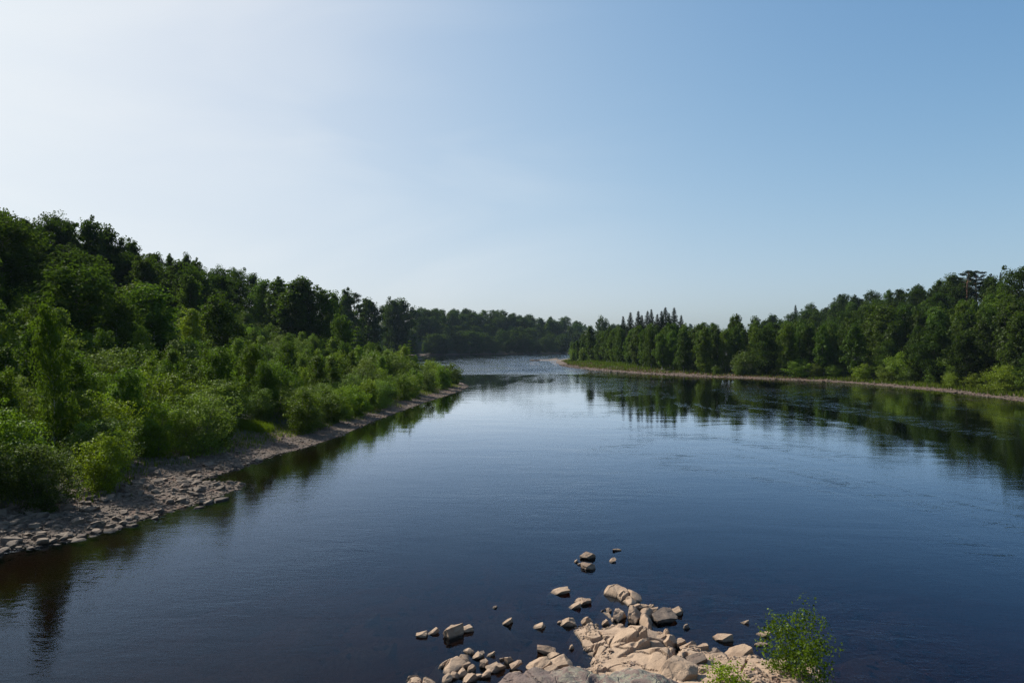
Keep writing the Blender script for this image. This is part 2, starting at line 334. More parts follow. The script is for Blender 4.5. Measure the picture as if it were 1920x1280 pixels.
# ------------------------------------------------------------------ water
def water_material():
    m, T, N, L, out = mat('river_water')
    g = N('ShaderNodeNewGeometry')
    def mapped(scale, rot=0):
        q = N('ShaderNodeMapping'); q.inputs['Scale'].default_value = scale; q.inputs['Rotation'].default_value = (0, 0, rot); L(g.outputs['Position'], q.inputs[0]); return q.outputs[0]
    def math_(op, a, b=None, c=None):
        n = N('ShaderNodeMath', operation=op)
        for i, v in enumerate((a, b, c)):
            if v is None: continue
            if isinstance(v, (int, float)): n.inputs[i].default_value = v
            else: L(v, n.inputs[i])
        return n.outputs[0]
    def rng(v, a, b, c, d):
        n = N('ShaderNodeMapRange'); n.inputs['From Min'].default_value = a; n.inputs['From Max'].default_value = b; n.inputs['To Min'].default_value = c; n.inputs['To Max'].default_value = d; L(v, n.inputs[0]); return n.outputs[0]
    fine = noise(N, L, mapped((2.2, 5.0, 1), R(14)), 1.0, 3, .6).outputs[0]       # ripples 0.2-0.5 m
    mid = noise(N, L, mapped((.55, 1.3, 1), R(8)), 1.0, 3, .55, .6).outputs[0]
    big = noise(N, L, mapped((.07, .16, 1), R(-12)), 1.0, 3, .5, 1.0).outputs[0]
    patch = rng(noise(N, L, mapped((.035, .011, 1), R(20)), 1.0, 4, .6, 1.5).outputs[0], .42, .62, .35, 1.5)
    sx = N('ShaderNodeSeparateXYZ'); L(g.outputs['Position'], sx.inputs[0])
    riffle = math_('MULTIPLY', rng(sx.outputs[1], 222, 250, 0, 1), rng(noise(N, L, mapped((.05, .03, 1)), 1, 3).outputs[0], .4, .6, .4, 1.2))
    # boils and eddy lines out in the current on the right
    wv = noise(N, L, mapped((.10, .22, 1), R(-8)), 1.0, 5, .62, 2.4).outputs[0]
    rid = math_('ABSOLUTE', math_('SUBTRACT', wv, .5))
    boil = math_('MULTIPLY', rng(rid, 0, .02, 1, 0), rng(sx.outputs[0], 4, 22, 0, 1))
    h = math_('ADD', math_('MULTIPLY', fine, .0085), math_('MULTIPLY', mid, .012))
    h = math_('MULTIPLY', h, math_('ADD', patch, math_('MULTIPLY', riffle, 9)))
    h = math_('MULTIPLY', h, rng(sx.outputs[0], -26, 2, .42, 1))
    calm = math_('MULTIPLY', rng(sx.outputs[1], 45, 85, 0, 1), rng(sx.outputs[1], 205, 222, 1, 0)); h = math_('MULTIPLY', h, rng(calm, 0, 1, 1, .5))
    h = math_('ADD', h, math_('MULTIPLY', big, .025))
    h = math_('ADD', h, math_('MULTIPLY', math_('MULTIPLY', boil, rng(patch, .6, 1.4, 0, 1)), .013))
    b = N('ShaderNodeBump'); b.inputs['Strength'].default_value = 1; b.inputs['Distance'].default_value = 1.0; L(h, b.inputs['Height'])
    fr = N('ShaderNodeFresnel'); fr.inputs[0].default_value = 1.333; L(b.outputs[0], fr.inputs['Normal'])
    gl = N('ShaderNodeBsdfGlossy'); gl.inputs['Roughness'].default_value = .02; gl.inputs[0].default_value = (.80, .91, 1, 1); L(b.outputs[0], gl.inputs['Normal'])
    tr = N('ShaderNodeBsdfTransparent'); tr.inputs[0].default_value = (.86, .80, .74, 1)
    ms = N('ShaderNodeMixShader'); fac = math_('MINIMUM', math_('MULTIPLY', math_('POWER', fr.outputs[0], 1.45), 2.15), .94); L(fac, ms.inputs[0])
    tm = N('ShaderNodeMix', data_type='RGBA'); L(fac, tm.inputs[0]); tm.inputs[6].default_value = (.50, .72, 1, 1); tm.inputs[7].default_value = (.98, .98, 1, 1); L(tm.outputs[2], gl.inputs[0]); L(tr.outputs[0], ms.inputs[1]); L(gl.outputs[0], ms.inputs[2])
    L(ms.outputs[0], out.inputs[0])
    va = N('ShaderNodeVolumeAbsorption'); va.inputs['Density'].default_value = .85; va.inputs['Color'].default_value = (.74, .36, .05, 1)
    L(va.outputs[0], out.inputs['Volume'])
    return m
def box_mesh(name, x0, x1, y0, y1, z0, z1, m=None):
    v = [(x, y, z) for z in (z0, z1) for x, y in ((x0, y0), (x1, y0), (x1, y1), (x0, y1))]
    f = [(3, 2, 1, 0), (4, 5, 6, 7), (0, 1, 5, 4), (1, 2, 6, 5), (2, 3, 7, 6), (3, 0, 4, 7)]
    return mesh_np(name, v, f, m)
tag(obj('river_water', box_mesh('river_water', -700, 900, -500, 1000, -6, 0, water_material())), kind='structure')

# ------------------------------------------------------------------ rocks
def hull_rock(seed, n=16, sub=3, rough=.06, power=None, cuts=None):
    """a block split along random fracture planes, worn a little, with a fine rough skin"""
    from mathutils import noise as mn
    rng = random.Random(seed)
    bm = bmesh.new(); bmesh.ops.create_cube(bm, size=1.0)
    for i in range(cuts or 9):
        nrm = Vector((rng.gauss(0, 1), rng.gauss(0, 1), rng.gauss(.25, .8))).normalized()
        dist = rng.uniform(.33, .52)
        r = bmesh.ops.bisect_plane(bm, geom=bm.verts[:] + bm.edges[:] + bm.faces[:], plane_co=nrm * dist, plane_no=nrm, clear_outer=True)
        ed = [g for g in r['geom_cut'] if isinstance(g, bmesh.types.BMEdge)]
        if ed: bmesh.ops.contextual_create(bm, geom=ed)
    bmesh.ops.recalc_face_normals(bm, faces=bm.faces)
    if sub > 0:
        bmesh.ops.bevel(bm, geom=list(bm.edges), offset=.018, segments=1, affect='EDGES', clamp_overlap=True)
        bmesh.ops.triangulate(bm, faces=bm.faces)
        for k in range(sub):
            bmesh.ops.subdivide_edges(bm, edges=[e for e in bm.edges if e.calc_length() > .28 / 2 ** k], cuts=1)
            bmesh.ops.triangulate(bm, faces=bm.faces)
        o = Vector((seed * 3.1, seed * 1.7, 0))
        for v in bm.verts:
            d = mn.fractal(v.co * 3.0 + o, 1.0, 2.0, 5) * rough + (mn.cell(v.co * 3.4 + o) - .5) * rough * .35
            v.co += v.co.normalized() * d
    bm.normal_update()
    me = bpy.data.meshes.new('rock'); bm.to_mesh(me); bm.free()
    me.polygons.foreach_set('use_smooth', np.zeros(len(me.polygons), bool))
    return me

def field_rock(outline, step, h_top, seed, tilt=(0, 0), side=1.6, blocks=1.2, rise=1.0, crack=.08, depth=-.9, extra=None, relief=1.0):
    """rock body over a traced footprint: steep flanks, tilted top plates, recessed joints; flanks run down into the bed"""
    P = np.array(outline); cx, cy_ = P.mean(0)
    x0, y0 = P.min(0) - 1.0; x1, y1 = P.max(0) + 1.0
    xs = np.arange(x0, x1, step); ys = np.arange(y0, y1, step)
    X, Y = np.meshgrid(xs, ys)
    wx = fbm(X * 1.1, Y * 1.1, seed + 1, 3) * .16; wy = fbm(X * 1.1 + 9, Y * 1.1, seed + 2, 3) * .16
    d = poly_sd(X + wx * .8, Y + wy * .8, outline)
    rg = np.random.RandomState(seed)
    area = (x1 - x0) * (y1 - y0); nb = max(3, int(area / blocks ** 2))
    sx = rg.uniform(x0, x1, nb); sy = rg.uniform(y0, y1, nb); off = rg.uniform(-1, 1, nb); tx = rg.normal(0, .13, nb); ty = rg.normal(0, .10, nb)
    Xw = X + wx * 1.8; Yw = Y + wy * 1.8
    d1 = np.full(X.shape, 1e9); d2 = d1.copy(); k = np.zeros(X.shape, int)
    for i in range(nb):
        q = np.hypot((Xw - sx[i]) * .85 + (Yw - sy[i]) * .3, (Yw - sy[i]) * 1.15)
        m = q < d1; d2 = np.where(m, d1, np.minimum(d2, q)); k = np.where(m, i, k); d1 = np.where(m, q, d1)
    edge = d2 - d1
    top = h_top * (1 - np.exp(-np.clip(d, 0, 99) / rise)) + tilt[0] * (X - cx) + tilt[1] * (Y - cy_)
    top = top + (off[k] * .15 * min(1, h_top * 2.2) + (tx[k] * (X - sx[k]) + ty[k] * (Y - sy[k])) * .55) * relief
    top = top - crack * 2.0 * np.exp(-(edge / .042) ** 2)
    n2 = nb * 7; ux = rg.uniform(x0, x1, n2); uy = rg.uniform(y0, y1, n2); uo = rg.uniform(-1, 1, n2); ut = rg.normal(0, .35, (n2, 2))
    e1 = np.full(X.shape, 1e9); e2 = e1.copy(); kk = np.zeros(X.shape, int)
    for i in range(n2):
        q = np.hypot(Xw - ux[i], (Yw - uy[i]) * 1.3)
        m = q < e1; e2 = np.where(m, e1, np.minimum(e2, q)); kk = np.where(m, i, kk); e1 = np.where(m, q, e1)
    frac = sstep(.08, .20, fbm(X * .8, Y * .8, seed + 61, 3)) * min(1, h_top * 2)
    top = top + frac * (uo[kk] * .08 + (ut[kk, 0] * (X - ux[kk]) + ut[kk, 1] * (Y - uy[kk])) * .5 - .10 * np.exp(-((e2 - e1) / .04) ** 2))
    top = top + fbm(X * 3, Y * 3, seed + 5, 5, .55) * .028 + fbm(X * .9, Y * .9, seed + 6, 3) * .12 * min(1, h_top * 2) + .05 * h_top
    rg2 = np.abs(fbm(X * .9, Y * .9 + X * .5, seed + 9, 3)); top = top - .12 * np.exp(-(rg2 / .02) ** 2) * crack * 8
    if extra is not None: top = top + extra(X, Y, d)
    ang = np.arctan2(Y - cy_, X - cx)
    sl = side * (1 + .35 * np.sin(ang * 3 + seed) + .5 * fbm(X, Y, seed + 3, 2) + .9 * np.clip(np.cos(ang + .5), 0, 1))
    h = np.where(d > 0, np.minimum(top, sl * d + .03), d * 1.4)
    h = np.maximum(h, depth)
    keep = d > -1.0
    id_ = -np.ones(X.shape, int); id_[keep] = np.arange(keep.sum())
    V = np.stack([X[keep], Y[keep], h[keep]], -1)
    q = np.stack([id_[:-1, :-1], id_[:-1, 1:], id_[1:, 1:], id_[1:, :-1]], -1).reshape(-1, 4); q = q[(q >= 0).all(1)]
    return V, q, (cx, cy_)

def outline_rock(name, label, px, step, h, seed, m=M_TAN, z=0.0, group=None, **k):
    poly = [wp(u, v, z) for u, v in px]
    V, q, c = field_rock(poly, step, h, seed, **k)
    V = V - np.array([c[0], c[1], 0])
    me = mesh_np(name, V, q, m, False)
    o = tag(obj(name, me, loc=(c[0], c[1], 0)), label, 'rock', group)
    return o, V + np.array([c[0], c[1], 0]), q

# the bedrock outcrop reaching out of the river
OUTCROP = [(1110, 1246), (1093, 1230), (1092, 1214), (1090, 1205), (1085, 1198), (1075, 1183), (1079, 1176), (1091, 1170), (1105, 1168), (1118, 1170), (1126, 1179), (1141, 1173),
           (1157, 1167), (1170, 1170), (1190, 1180), (1222, 1186), (1245, 1190), (1270, 1200), (1298, 1212), (1320, 1220), (1345, 1229), (1370, 1236), (1395, 1232), (1430, 1236),
           (1470, 1246), (1520, 1258), (1558, 1276), (1590, 1310), (1560, 1380), (1300, 1460), (1000, 1460), (880, 1330), (905, 1290), (950, 1266), (1040, 1266), (1078, 1258)]
def oc_extra(X, Y, d):
    r = sstep(3.2, 8, X) * .22 + sstep(20.5, 17, Y) * .35
    trench = -.35 * np.exp(-(((X - 5.15) - .35 * (Y - 21.5)) / .10) ** 2) * sstep(23, 22, Y) * sstep(19.5, 20.5, Y)
    return r * sstep(0, 1.2, d) + trench
_, OCV, OCQ = outline_rock('rock_outcrop', 'large cracked tan rock outcrop spreading into the river in the foreground', OUTCROP, .034, .42, 5, side=1.5, blocks=1.9, rise=1.0, crack=.10, relief=.55, extra=oc_extra)
outline_rock('rock', 'long pale rounded slab pointing out into the river beyond the outcrop',
             [(1133, 1113), (1134, 1100), (1140, 1095), (1162, 1100), (1171, 1108), (1183, 1110), (1202, 1118), (1203, 1128), (1181, 1140), (1169, 1129), (1156, 1120)], .03, .30, 8, side=2.0, blocks=.9, rise=.4, tilt=(-.03, 0), group='rocks in the foreground shallows')
outline_rock('rock', 'long tan slab with deep cracks and dark right flank, left of the outcrop',
             [(818, 1247), (824, 1239), (842, 1227), (860, 1220), (866, 1214), (882, 1209), (893, 1213), (897, 1219), (886, 1228), (882, 1236), (875, 1247), (855, 1260), (843, 1263), (829, 1260)], .028, .30, 12, side=2.2, blocks=.8, rise=.35, tilt=(.05, 0), group='rocks in the foreground shallows')
outline_rock('rock', 'tan slab cut off by the bottom edge of the view, leftmost of the foreground rocks',
             [(757, 1284), (770, 1265), (791, 1256), (797, 1261), (816, 1272), (824, 1284), (820, 1310), (770, 1310)], .028, .26, 15, side=1.8, blocks=.7, rise=.4, group='rocks in the foreground shallows')
outline_rock('rock', 'upright pale block with straight right edge at the top of the outcrop',
             [(1196, 1152), (1222, 1150), (1222.5, 1186), (1210, 1188), (1203, 1172)], .025, .32, 18, side=6, blocks=2.0, rise=.08, crack=.02, group='rocks in the foreground shallows')
outline_rock('rock', 'low pointed tan slab left of the dark-faced blocks',
             [(1126, 1145), (1135, 1142), (1146, 1143), (1150, 1152), (1155, 1160), (1152, 1166), (1140, 1156)], .025, .14, 19, side=1.8, blocks=.6, rise=.2, group='rocks in the foreground shallows')

# lichen covered knoll just below the viewpoint: rises out of the river bed to over three metres
def knoll():
    xs = np.arange(-4.6, 6.4, .05); ys = np.arange(5.5, 17.0, .05); X, Y = np.meshgrid(xs, ys)
    cx, cy_ = 1.35, 10.9
    wob = fbm(X * .5, Y * .5, 41, 4)
    r4 = (np.abs(X - cx) / 3.4) ** 4 + (np.abs(Y - cy_) / 3.35) ** 4
    h = 4.24 * (1 - np.clip(r4 * (1 + .5 * wob), 0, 3))
    plate = np.floor(fbm(X * .9 + Y * .3, Y * 1.4, 44, 4) * 6) / 6
    h = h + plate * .13 + fbm(X * 1.8, Y * 1.8, 42, 6, .62) * .13 - .10 * np.exp(-(fbm(X * .9, Y * .9, 48, 4) / .03) ** 2)
    h = np.clip(h, -1.5, 99)
    ok = h > -1.45
    n_ = ok.sum(); id_ = -np.ones(X.shape, int); id_[ok] = np.arange(n_)
    V = np.stack([X[ok], Y[ok], h[ok]], -1); q = np.stack([id_[:-1, :-1], id_[:-1, 1:], id_[1:, 1:], id_[1:, :-1]], -1).reshape(-1, 4); q = q[(q >= 0).all(1)]
    V -= np.array([cx, cy_, 0])
    tag(obj('rock_knoll', mesh_np('rock_knoll', V, q, M_LICHEN, True), loc=(cx, cy_, 0)), 'grey and pink lichen-spotted rock crest along the bottom edge of the view', 'rock')
knoll()

FG = 'rocks in the foreground shallows'
# u, v of the waterline centre, width px, height px, yaw, seed, z of its seat, material, label
ROCKS = [
 (1100, 1046, 25, 17, .4, 1, 0, 0, 'angular boulder with dark right side, farthest of the big lone rocks in the water'),
 (1103, 1066, 22, 13, -.5, 2, 0, 0, 'pale wedge rock just below the far angular boulder'),
 (1080, 1053, 9, 6, 0, 3, 0, 0, 'tiny round rock just left of the far angular boulder'),
 (1087, 1058, 6, 4, 0, 4, 0, 0, 'tiniest pebble-like rock between the far boulder and its pale wedge'),
 (1156, 1032, 15, 5, 0, 5, 0, 0, 'low flat rock, the farthest out in the open water'),
 (1148, 1053, 15, 7, .1, 6, 0, 0, 'small oblong rock right of the far angular boulder'),
 (1047, 1113, 36, 10, -.1, 7, 0, 0, 'flat pale oblong rock alone in the water left of the long slab'),
 (1093, 1131, 23, 13, .2, 8, 0, 0, 'rounded tan rock midway between flat oblong rock and outcrop'),
 (1078, 1140, 22, 8, -.2, 9, 0, 0, 'sharp thin rock touching the rounded tan rock on its left'),
 (1064, 1171, 26, 17, -.3, 10, 0, 0, 'pale wedge boulder just left of the outcrop tip'),
 (1050, 1168, 10, 7, .4, 11, 0, 0, 'small rock at the left foot of the pale wedge boulder'),
 (951, 1169, 17, 10, -.6, 12, 0, 0, 'small split pale rock alone in the water, upper left of the slender one'),
 (1012, 1177, 19, 9, -.9, 13, 0, 0, 'slender pale rock lying diagonally in the water'),
 (928, 1139, 8, 5, .3, 14, 0, 1, 'small dark tip of rock poking out of the mid water'),
 (791, 1193, 18, 10, -.5, 15, 0, 0, 'small oval rock, farthest left of the foreground rocks in open water'),
 (812, 1188, 20, 7, .45, 16, 0, 0, 'thin bar-like rock beside the small oval rock'),
 (848, 1191, 33, 26, .6, 17, 0, 0, 'large smooth boulder with deep black shaded side on the left'),
 (871, 1184, 24, 14, .3, 18, 0, 0, 'knobbly rock leaning against the large smooth boulder'),
 (894, 1233, 18, 10, .8, 19, 0, 0, 'small tilted block right of the long cracked slab'),
 (903, 1227, 10, 8, .1, 20, 0, 1, 'little dark rock behind the small tilted block'),
 (906, 1250, 17, 15, .3, 21, 0, 0, 'pointed pyramid rock near the bottom edge'),
 (920, 1229, 17, 6, .1, 22, 0, 0, 'low jagged rock standing in the pool behind the pyramid rock'),
 (941, 1236, 7, 5, 0, 23, 0, 0, 'tiny rock in the pool left of the stacked rocks'),
 (955, 1240, 13, 16, .5, 24, 0, 0, 'narrow upright rock at the left end of the knoll edge'),
 (968, 1248, 20, 9, -.2, 25, .1, 0, 'flat pale rock beside the narrow upright rock'),
 (925, 1258, 22, 13, .2, 26, 0, 0, 'chunky rock right of the pyramid rock'),
 (938, 1252, 15, 12, .9, 27, .05, 0, 'small chunk wedged above the chunky rock'),
 (912, 1268, 20, 14, .5, 28, 0, 0, 'squarish rock below the pyramid rock'),
 (895, 1270, 15, 9, .2, 29, 0, 0, 'little rock left of the squarish rock at the bottom edge'),
 (872, 1252, 17, 12, .3, 30, 0, 0, 'jagged rock at the top of the rubble heap behind the long slab'),
 (882, 1258, 16, 14, .9, 31, 0, 0, 'dark-sided rock on the right of the rubble heap'),
 (866, 1266, 20, 14, .1, 32, 0, 0, 'middle rock of the rubble heap at the bottom edge'),
 (852, 1270, 18, 12, -.4, 33, 0, 0, 'rock on the left slope of the rubble heap'),
 (838, 1277, 19, 12, .5, 34, 0, 0, 'lowest left rock of the rubble heap, cut by the frame'),
 (878, 1276, 24, 14, .8, 35, 0, 0, 'lowest right rock of the rubble heap, cut by the frame'),
 (1025, 1223, 30, 17, -.5, 36, 0, 0, 'oblong split block standing in the water left of the outcrop'),
 (1040, 1233, 22, 14, -.4, 37, 0, 0, 'dark-ended block just below the oblong split block'),
 (1010, 1252, 38, 18, .1, 38, .12, 0, 'broad pale block resting on the knoll edge'),
 (1052, 1252, 40, 24, -.3, 39, .1, 0, 'big pale block in front of the small inlet of water'),
 (1038, 1262, 24, 15, .3, 40, .15, 0, 'rock squeezed between the two broad blocks at the bottom'),
 (1072, 1216, 9, 9, .2, 41, 0, 0, 'single small white stone in the inlet beside the outcrop'),
 (1098, 1168, 14, 16, .6, 42, .05, 0, 'spiky rock at the upper left tip of the outcrop'),
 (1107, 1166, 9, 10, .3, 43, .05, 0, 'little spike right of the spiky rock on the outcrop tip'),
 (1134, 1170, 12, 10, .2, 44, 0, 0, 'small pale lump in the water notch of the outcrop'),
 (1142, 1146, 12, 7, 0, 45, .02, 0, 'small rock lying on the low pointed slab'),
 (1160, 1160, 26, 24, .7, 46, 0, 0, 'left of the two blocks with black shaded faces'),
 (1188, 1165, 32, 28, .75, 47, 0, 0, 'right of the two blocks with black shaded faces'),
 (1192, 1141, 20, 9, .1, 48, 0, 0, 'flat rock just below the foot of the long pale slab'),
 (1206, 1140, 18, 10, -.1, 49, 0, 0, 'rounded rock in the row behind the upright block'),
 (1220, 1139, 13, 8, .1, 50, 0, 0, 'small rock at the right end of the row behind the upright block'),
 (1226, 1147, 22, 10, -.3, 51, 0, 0, 'dark-ended flat rock above the grey oval boulder'),
 (1247, 1163, 42, 19, 0, 52, 0, 1, 'grey-brown oval boulder right of the upright block'),
 (1272, 1151, 22, 13, -.2, 53, 0, 0, 'pale block alone in the water right of the outcrop top'),
 (1286, 1177, 10, 9, .2, 54, 0, 1, 'small dark rock alone right of the oval boulder'),
 (1357, 1200, 27, 14, -.1, 55, 0, 0, 'isolated lumpy boulder in the water right of the outcrop'),
 (1396, 1168, 15, 5, 0, 56, 0, 0, 'small low rock, farthest right in the open water'),
 (1433, 1192, 22, 8, -.4, 57, 0, 0, 'pale flat rock showing left of the birch sapling top'),
 (1428, 1210, 20, 8, .1, 58, 0, 0, 'pale stone half hidden behind the sapling leaves'),
 (1164, 1176, 14, 8, .3, 59, .08, 0, 'small rubble piece below the left black-faced block'),
 (1180, 1182, 16, 8, 0, 60, .1, 0, 'rubble piece below the right black-faced block'),
 (1194, 1188, 14, 8, .4, 61, .1, 0, 'rubble piece at the foot of the upright block'),
 (1172, 1188, 12, 7, .8, 62, .15, 0, 'small loose stone lying on the outcrop under the blocks'),
 (1236, 1200, 22, 13, .4, 63, .2, 0, 'pale lump on the upper right rim of the outcrop'),
 (1255, 1206, 28, 22, .6, 64, .15, 0, 'boulder with dark right face on the outcrop rim'),
 (1275, 1206, 20, 12, .2, 65, .1, 0, 'low knobbly rock right of the rim boulder'),
 (1292, 1216, 28, 16, -.4, 66, .1, 0, 'pale sloping block on the right rim of the outcrop'),
 (1314, 1222, 26, 17, -.5, 67, .1, 0, 'block overhanging the water on the right rim'),
 (1328, 1228, 13, 11, .1, 68, .1, 0, 'small round stone tucked under the overhanging block'),
 (1340, 1232, 26, 13, .5, 69, .1, 1, 'dark slab right of the tucked round stone'),
 (1306, 1252, 44, 30, -.2, 70, .35, 1, 'dark brown boulder lying in a hollow of the outcrop'),
 (1352, 1244, 34, 16, -.2, 71, .2, 0, 'pale flat block behind the dark brown boulder'),
 (1385, 1234, 44, 20, .15, 72, .15, 0, 'broad tan block at the water on the right of the outcrop'),
 (1378, 1250, 26, 15, .6, 73, .25, 1, 'rough dark block below the broad tan block'),
 (1415, 1240, 30, 18, .1, 74, .2, 1, 'dark rock just left of the sapling foot'),
 (1402, 1262, 34, 18, -.7, 75, .3, 0, 'slanting slab between the small bush and the sapling'),
 (1432, 1274, 40, 22, .2, 76, .3, 0, 'large tan block at the bottom left of the sapling'),
 (1462, 1252, 28, 14, -.3, 77, .2, 0, 'rock partly hidden behind the sapling stem'),
 (1464, 1284, 50, 18, .1, 78, .3, 0, 'long rock at the bottom edge under the sapling'),
 (1520, 1280, 52, 26, 0, 79, .15, 0, 'pinkish boulder right of the sapling stem'),
 (1548, 1286, 24, 12, .4, 80, .05, 0, 'last small rock on the right below the sapling'),
 (1362, 1270, 30, 20, .5, 81, .4, 0, 'rock below the small leafy bush'),
]
for (u, v, w, h, yaw, sd, z, dk, lab) in ROCKS:
    x, D = wp(u, v, z)
    k = D / F
    me = hull_rock(sd + 100, sub=3 if w > 15 else 2, rough=.035 + .015 * (sd % 3), cuts=5 + sd % 4)
    me.materials.append(M_DARKROCK if dk else M_TAN)
    o = obj('rock', me)
    ww = w * k; hh = h * k
    o.scale = (ww * 1.15, ww * (.85 if h > w * .45 else .6), max(hh * 1.05, .09))
    o.rotation_euler = (0.22 * math.sin(sd), -.25 - .2 * math.cos(sd * 2), yaw * .7 + .3)
    o.location = (x, D + ww * .25, z + hh * .12)
    tag(o, lab, 'rock', FG)
# the big block of the outcrop with its black right face
me = hull_rock(333, n=14, sub=4, rough=.03); me.materials.append(M_TAN)
o = obj('rock', me, loc=(*wp(1268, 1272, .35), .45)); o.scale = (1.25, 1.15, 1.15); o.rotation_euler = (.1, .35, .5)
tag(o, 'biggest loose block on the outcrop, its right face deep black', 'rock', FG)

# ------------------------------------------------------------------ beach stones
stone_protos = []
for i in range(12):
    me = hull_rock(500 + i, n=12, sub=1, rough=.03, power=2.4); me.materials.append(M_STONE); me.name = 'river_stone'; stone_protos.append(me)
def pebble_mass(name, label, pts, sizes, seed, m, flat=.5):
    """thousands of small stones joined: hulls of 9 points"""
    rng = np.random.RandomState(seed)
    kinds = []
    for i in range(10):
        bm = bmesh.new(); r = random.Random(seed * 7 + i)
        for _ in range(10):
            v = Vector((r.gauss(0, 1), r.gauss(0, 1), r.gauss(0, 1))).normalized() * .5; bm.verts.new(v)
        bmesh.ops.convex_hull(bm, input=bm.verts); loose = [v for v in bm.verts if not v.link_faces]; bmesh.ops.delete(bm, geom=loose, context='VERTS')
        bmesh.ops.triangulate(bm, faces=bm.faces); bm.verts.index_update()
        kinds.append((np.array([v.co[:] for v in bm.verts]), np.array([[v.index for v in f.verts] for f in bm.faces]))); bm.free()
    V = []; Fc = []; T_ = []; off = 0
    ks = rng.randint(0, 10, len(pts)); an = rng.uniform(0, 2 * PI, len(pts)); st = rng.uniform(.6, 1.25, (len(pts), 3))
    for p, s, k, a, q in zip(pts, sizes, ks, an, st):
        v, f = kinds[k]; w = v * q * s * (1.1, .85, flat)
        c, sn = math.cos(a), math.sin(a)
        w = np.stack([w[:, 0] * c - w[:, 1] * sn, w[:, 0] * sn + w[:, 1] * c, w[:, 2]], -1) + p
        V.append(w); Fc.append(f + off); off += len(v)
    me = mesh_np(name, np.concatenate(V), np.concatenate(Fc), m)
    return tag(obj(name, me), label, kind='stuff')

rs = np.random.RandomState(77)
# candidates on the left shore
N0 = 60000
Y0 = 28 + (rs.rand(N0) ** 1.7) * 142; X0 = rs.uniform(-34, -6, N0)
d0 = shore_d(X0, Y0); keep = (d0 > -1.1) & (d0 < 8.5) ; X0, Y0, d0 = X0[keep], Y0[keep], d0[keep]
sz = np.exp(rs.normal(-1.9, .42, len(X0))) * (1 + .25 * (Y0 < 60))
big = rs.rand(len(X0)) < .05; sz = np.where(big, sz * 1.9, sz); sz = np.clip(sz, .07, .62)
Z0 = ground(X0, Y0)
pxs = sz / Y0 * F
vis = (X0 / Y0 > -.80) & (Z0 > -.35 * sz - .05)
order = np.argsort(-np.where(vis, pxs, 0))
single = set(order[:205].tolist())
pts, sizes = [], []
tones = ['pale', 'brown', 'grey', 'buff']; shapes = ['rounded', 'flat', 'angular', 'oblong']
def where_on_beach(u, d):
    a = 'at the water line' if d < .8 else ('lower beach' if d < 3 else ('mid beach' if d < 5.5 else 'near the bushes'))
    b = 'left end' if u < 120 else 'second quarter' if u < 240 else 'middle' if u < 350 else 'cobble spit' if u < 470 else 'far stretch'
    return a, b
from collections import defaultdict
stones_ = defaultdict(list)
for r_, i in enumerate(order[:205].tolist()):
    u = 960 + X0[i] / Y0[i] * F
    me = stone_protos[r_ % 12]
    o = obj('river_stone', me); s = sz[i]
    sh = r_ % 4
    o.scale = (s * (1.5 if sh == 3 else 1.15), s * .95, s * (.5 if sh == 1 else .7)); o.rotation_euler = (rs.uniform(-.15, .15), rs.uniform(-.15, .15), rs.uniform(0, 6.28))
    o.location = (X0[i], Y0[i], Z0[i] + s * .12)
    a, b = where_on_beach(u, d0[i])
    stones_[(shapes[sh], 'large' if s > .5 else 'mid-sized', a, b)].append((u, o))
ORD = ['first', 'second', 'third', 'fourth', 'fifth', 'sixth', 'seventh', 'eighth', 'ninth', 'tenth', 'eleventh', 'twelfth']
for (sh, sz_, a, b), L_ in stones_.items():
    L_.sort(key=lambda q: q[0])
    for n_, (u, o) in enumerate(L_):
        which = '' if len(L_) == 1 else (', ' + (ORD[n_] if n_ < 12 else f'{n_ + 1}th') + ' from left')
        tag(o, f'{sz_} {sh} stone {a}, {b} of left shore{which}', 'stone', 'larger stones of the left shore')
rest = [i for i in order[205:].tolist()]
rest = [i for i in rest if d0[i] < 7.5][:17000]
pebble_mass('shore_gravel', 'grey and reddish cobbles and gravel covering the left shore', np.stack([X0[rest], Y0[rest], Z0[rest] + sz[rest] * .08], -1), sz[rest], 5, M_STONE)
# right shore cobble strip
N1 = 42000
Y1 = 85 + rs.rand(N1) * 245; X1 = rs.uniform(15, 100, N1); d1_ = shore_d(X1, Y1); k1 = (d1_ > -.5) & (d1_ < 3.4 + 2.2 * (Y1 > 215)) 
X1, Y1, d1_ = X1[k1], Y1[k1], d1_[k1]; s1 = np.clip(np.exp(rs.normal(-1.15, .4, len(X1))), .15, 1.0)
pebble_mass('shore_cobbles', 'strip of grey cobbles along the waterline of the right bank', np.stack([X1, Y1, ground(X1, Y1) + s1 * .1], -1), s1, 9, M_STONE)
# broken fragments lying on the outcrop
from mathutils.bvhtree import BVHTree
bvh = BVHTree.FromPolygons(OCV.tolist(), OCQ.tolist())
fp, fs_ = [], []
for i in range(9000):
    x = rs.uniform(1.5, 11); y = rs.uniform(18.5, 26)
    n_ = float(fbm(np.array([x * .9]), np.array([y * .9]), 91, 3)[0])
    if n_ < .10 and not (x > 6 and rs.rand() < .10): continue
    hit = bvh.ray_cast(Vector((x, y, 5)), Vector((0, 0, -1)))
    if hit[0] is None or hit[0].z < -.12: continue
    s_ = float(np.clip(np.exp(rs.normal(-2.5, .5)), .04, .24)); fp.append((x, y, hit[0].z + s_ * .1)); fs_.append(s_)
pebble_mass('rock_rubble', 'small broken fragments lying on the tan outcrop', np.array(fp), np.array(fs_), 15, M_TAN, .6)
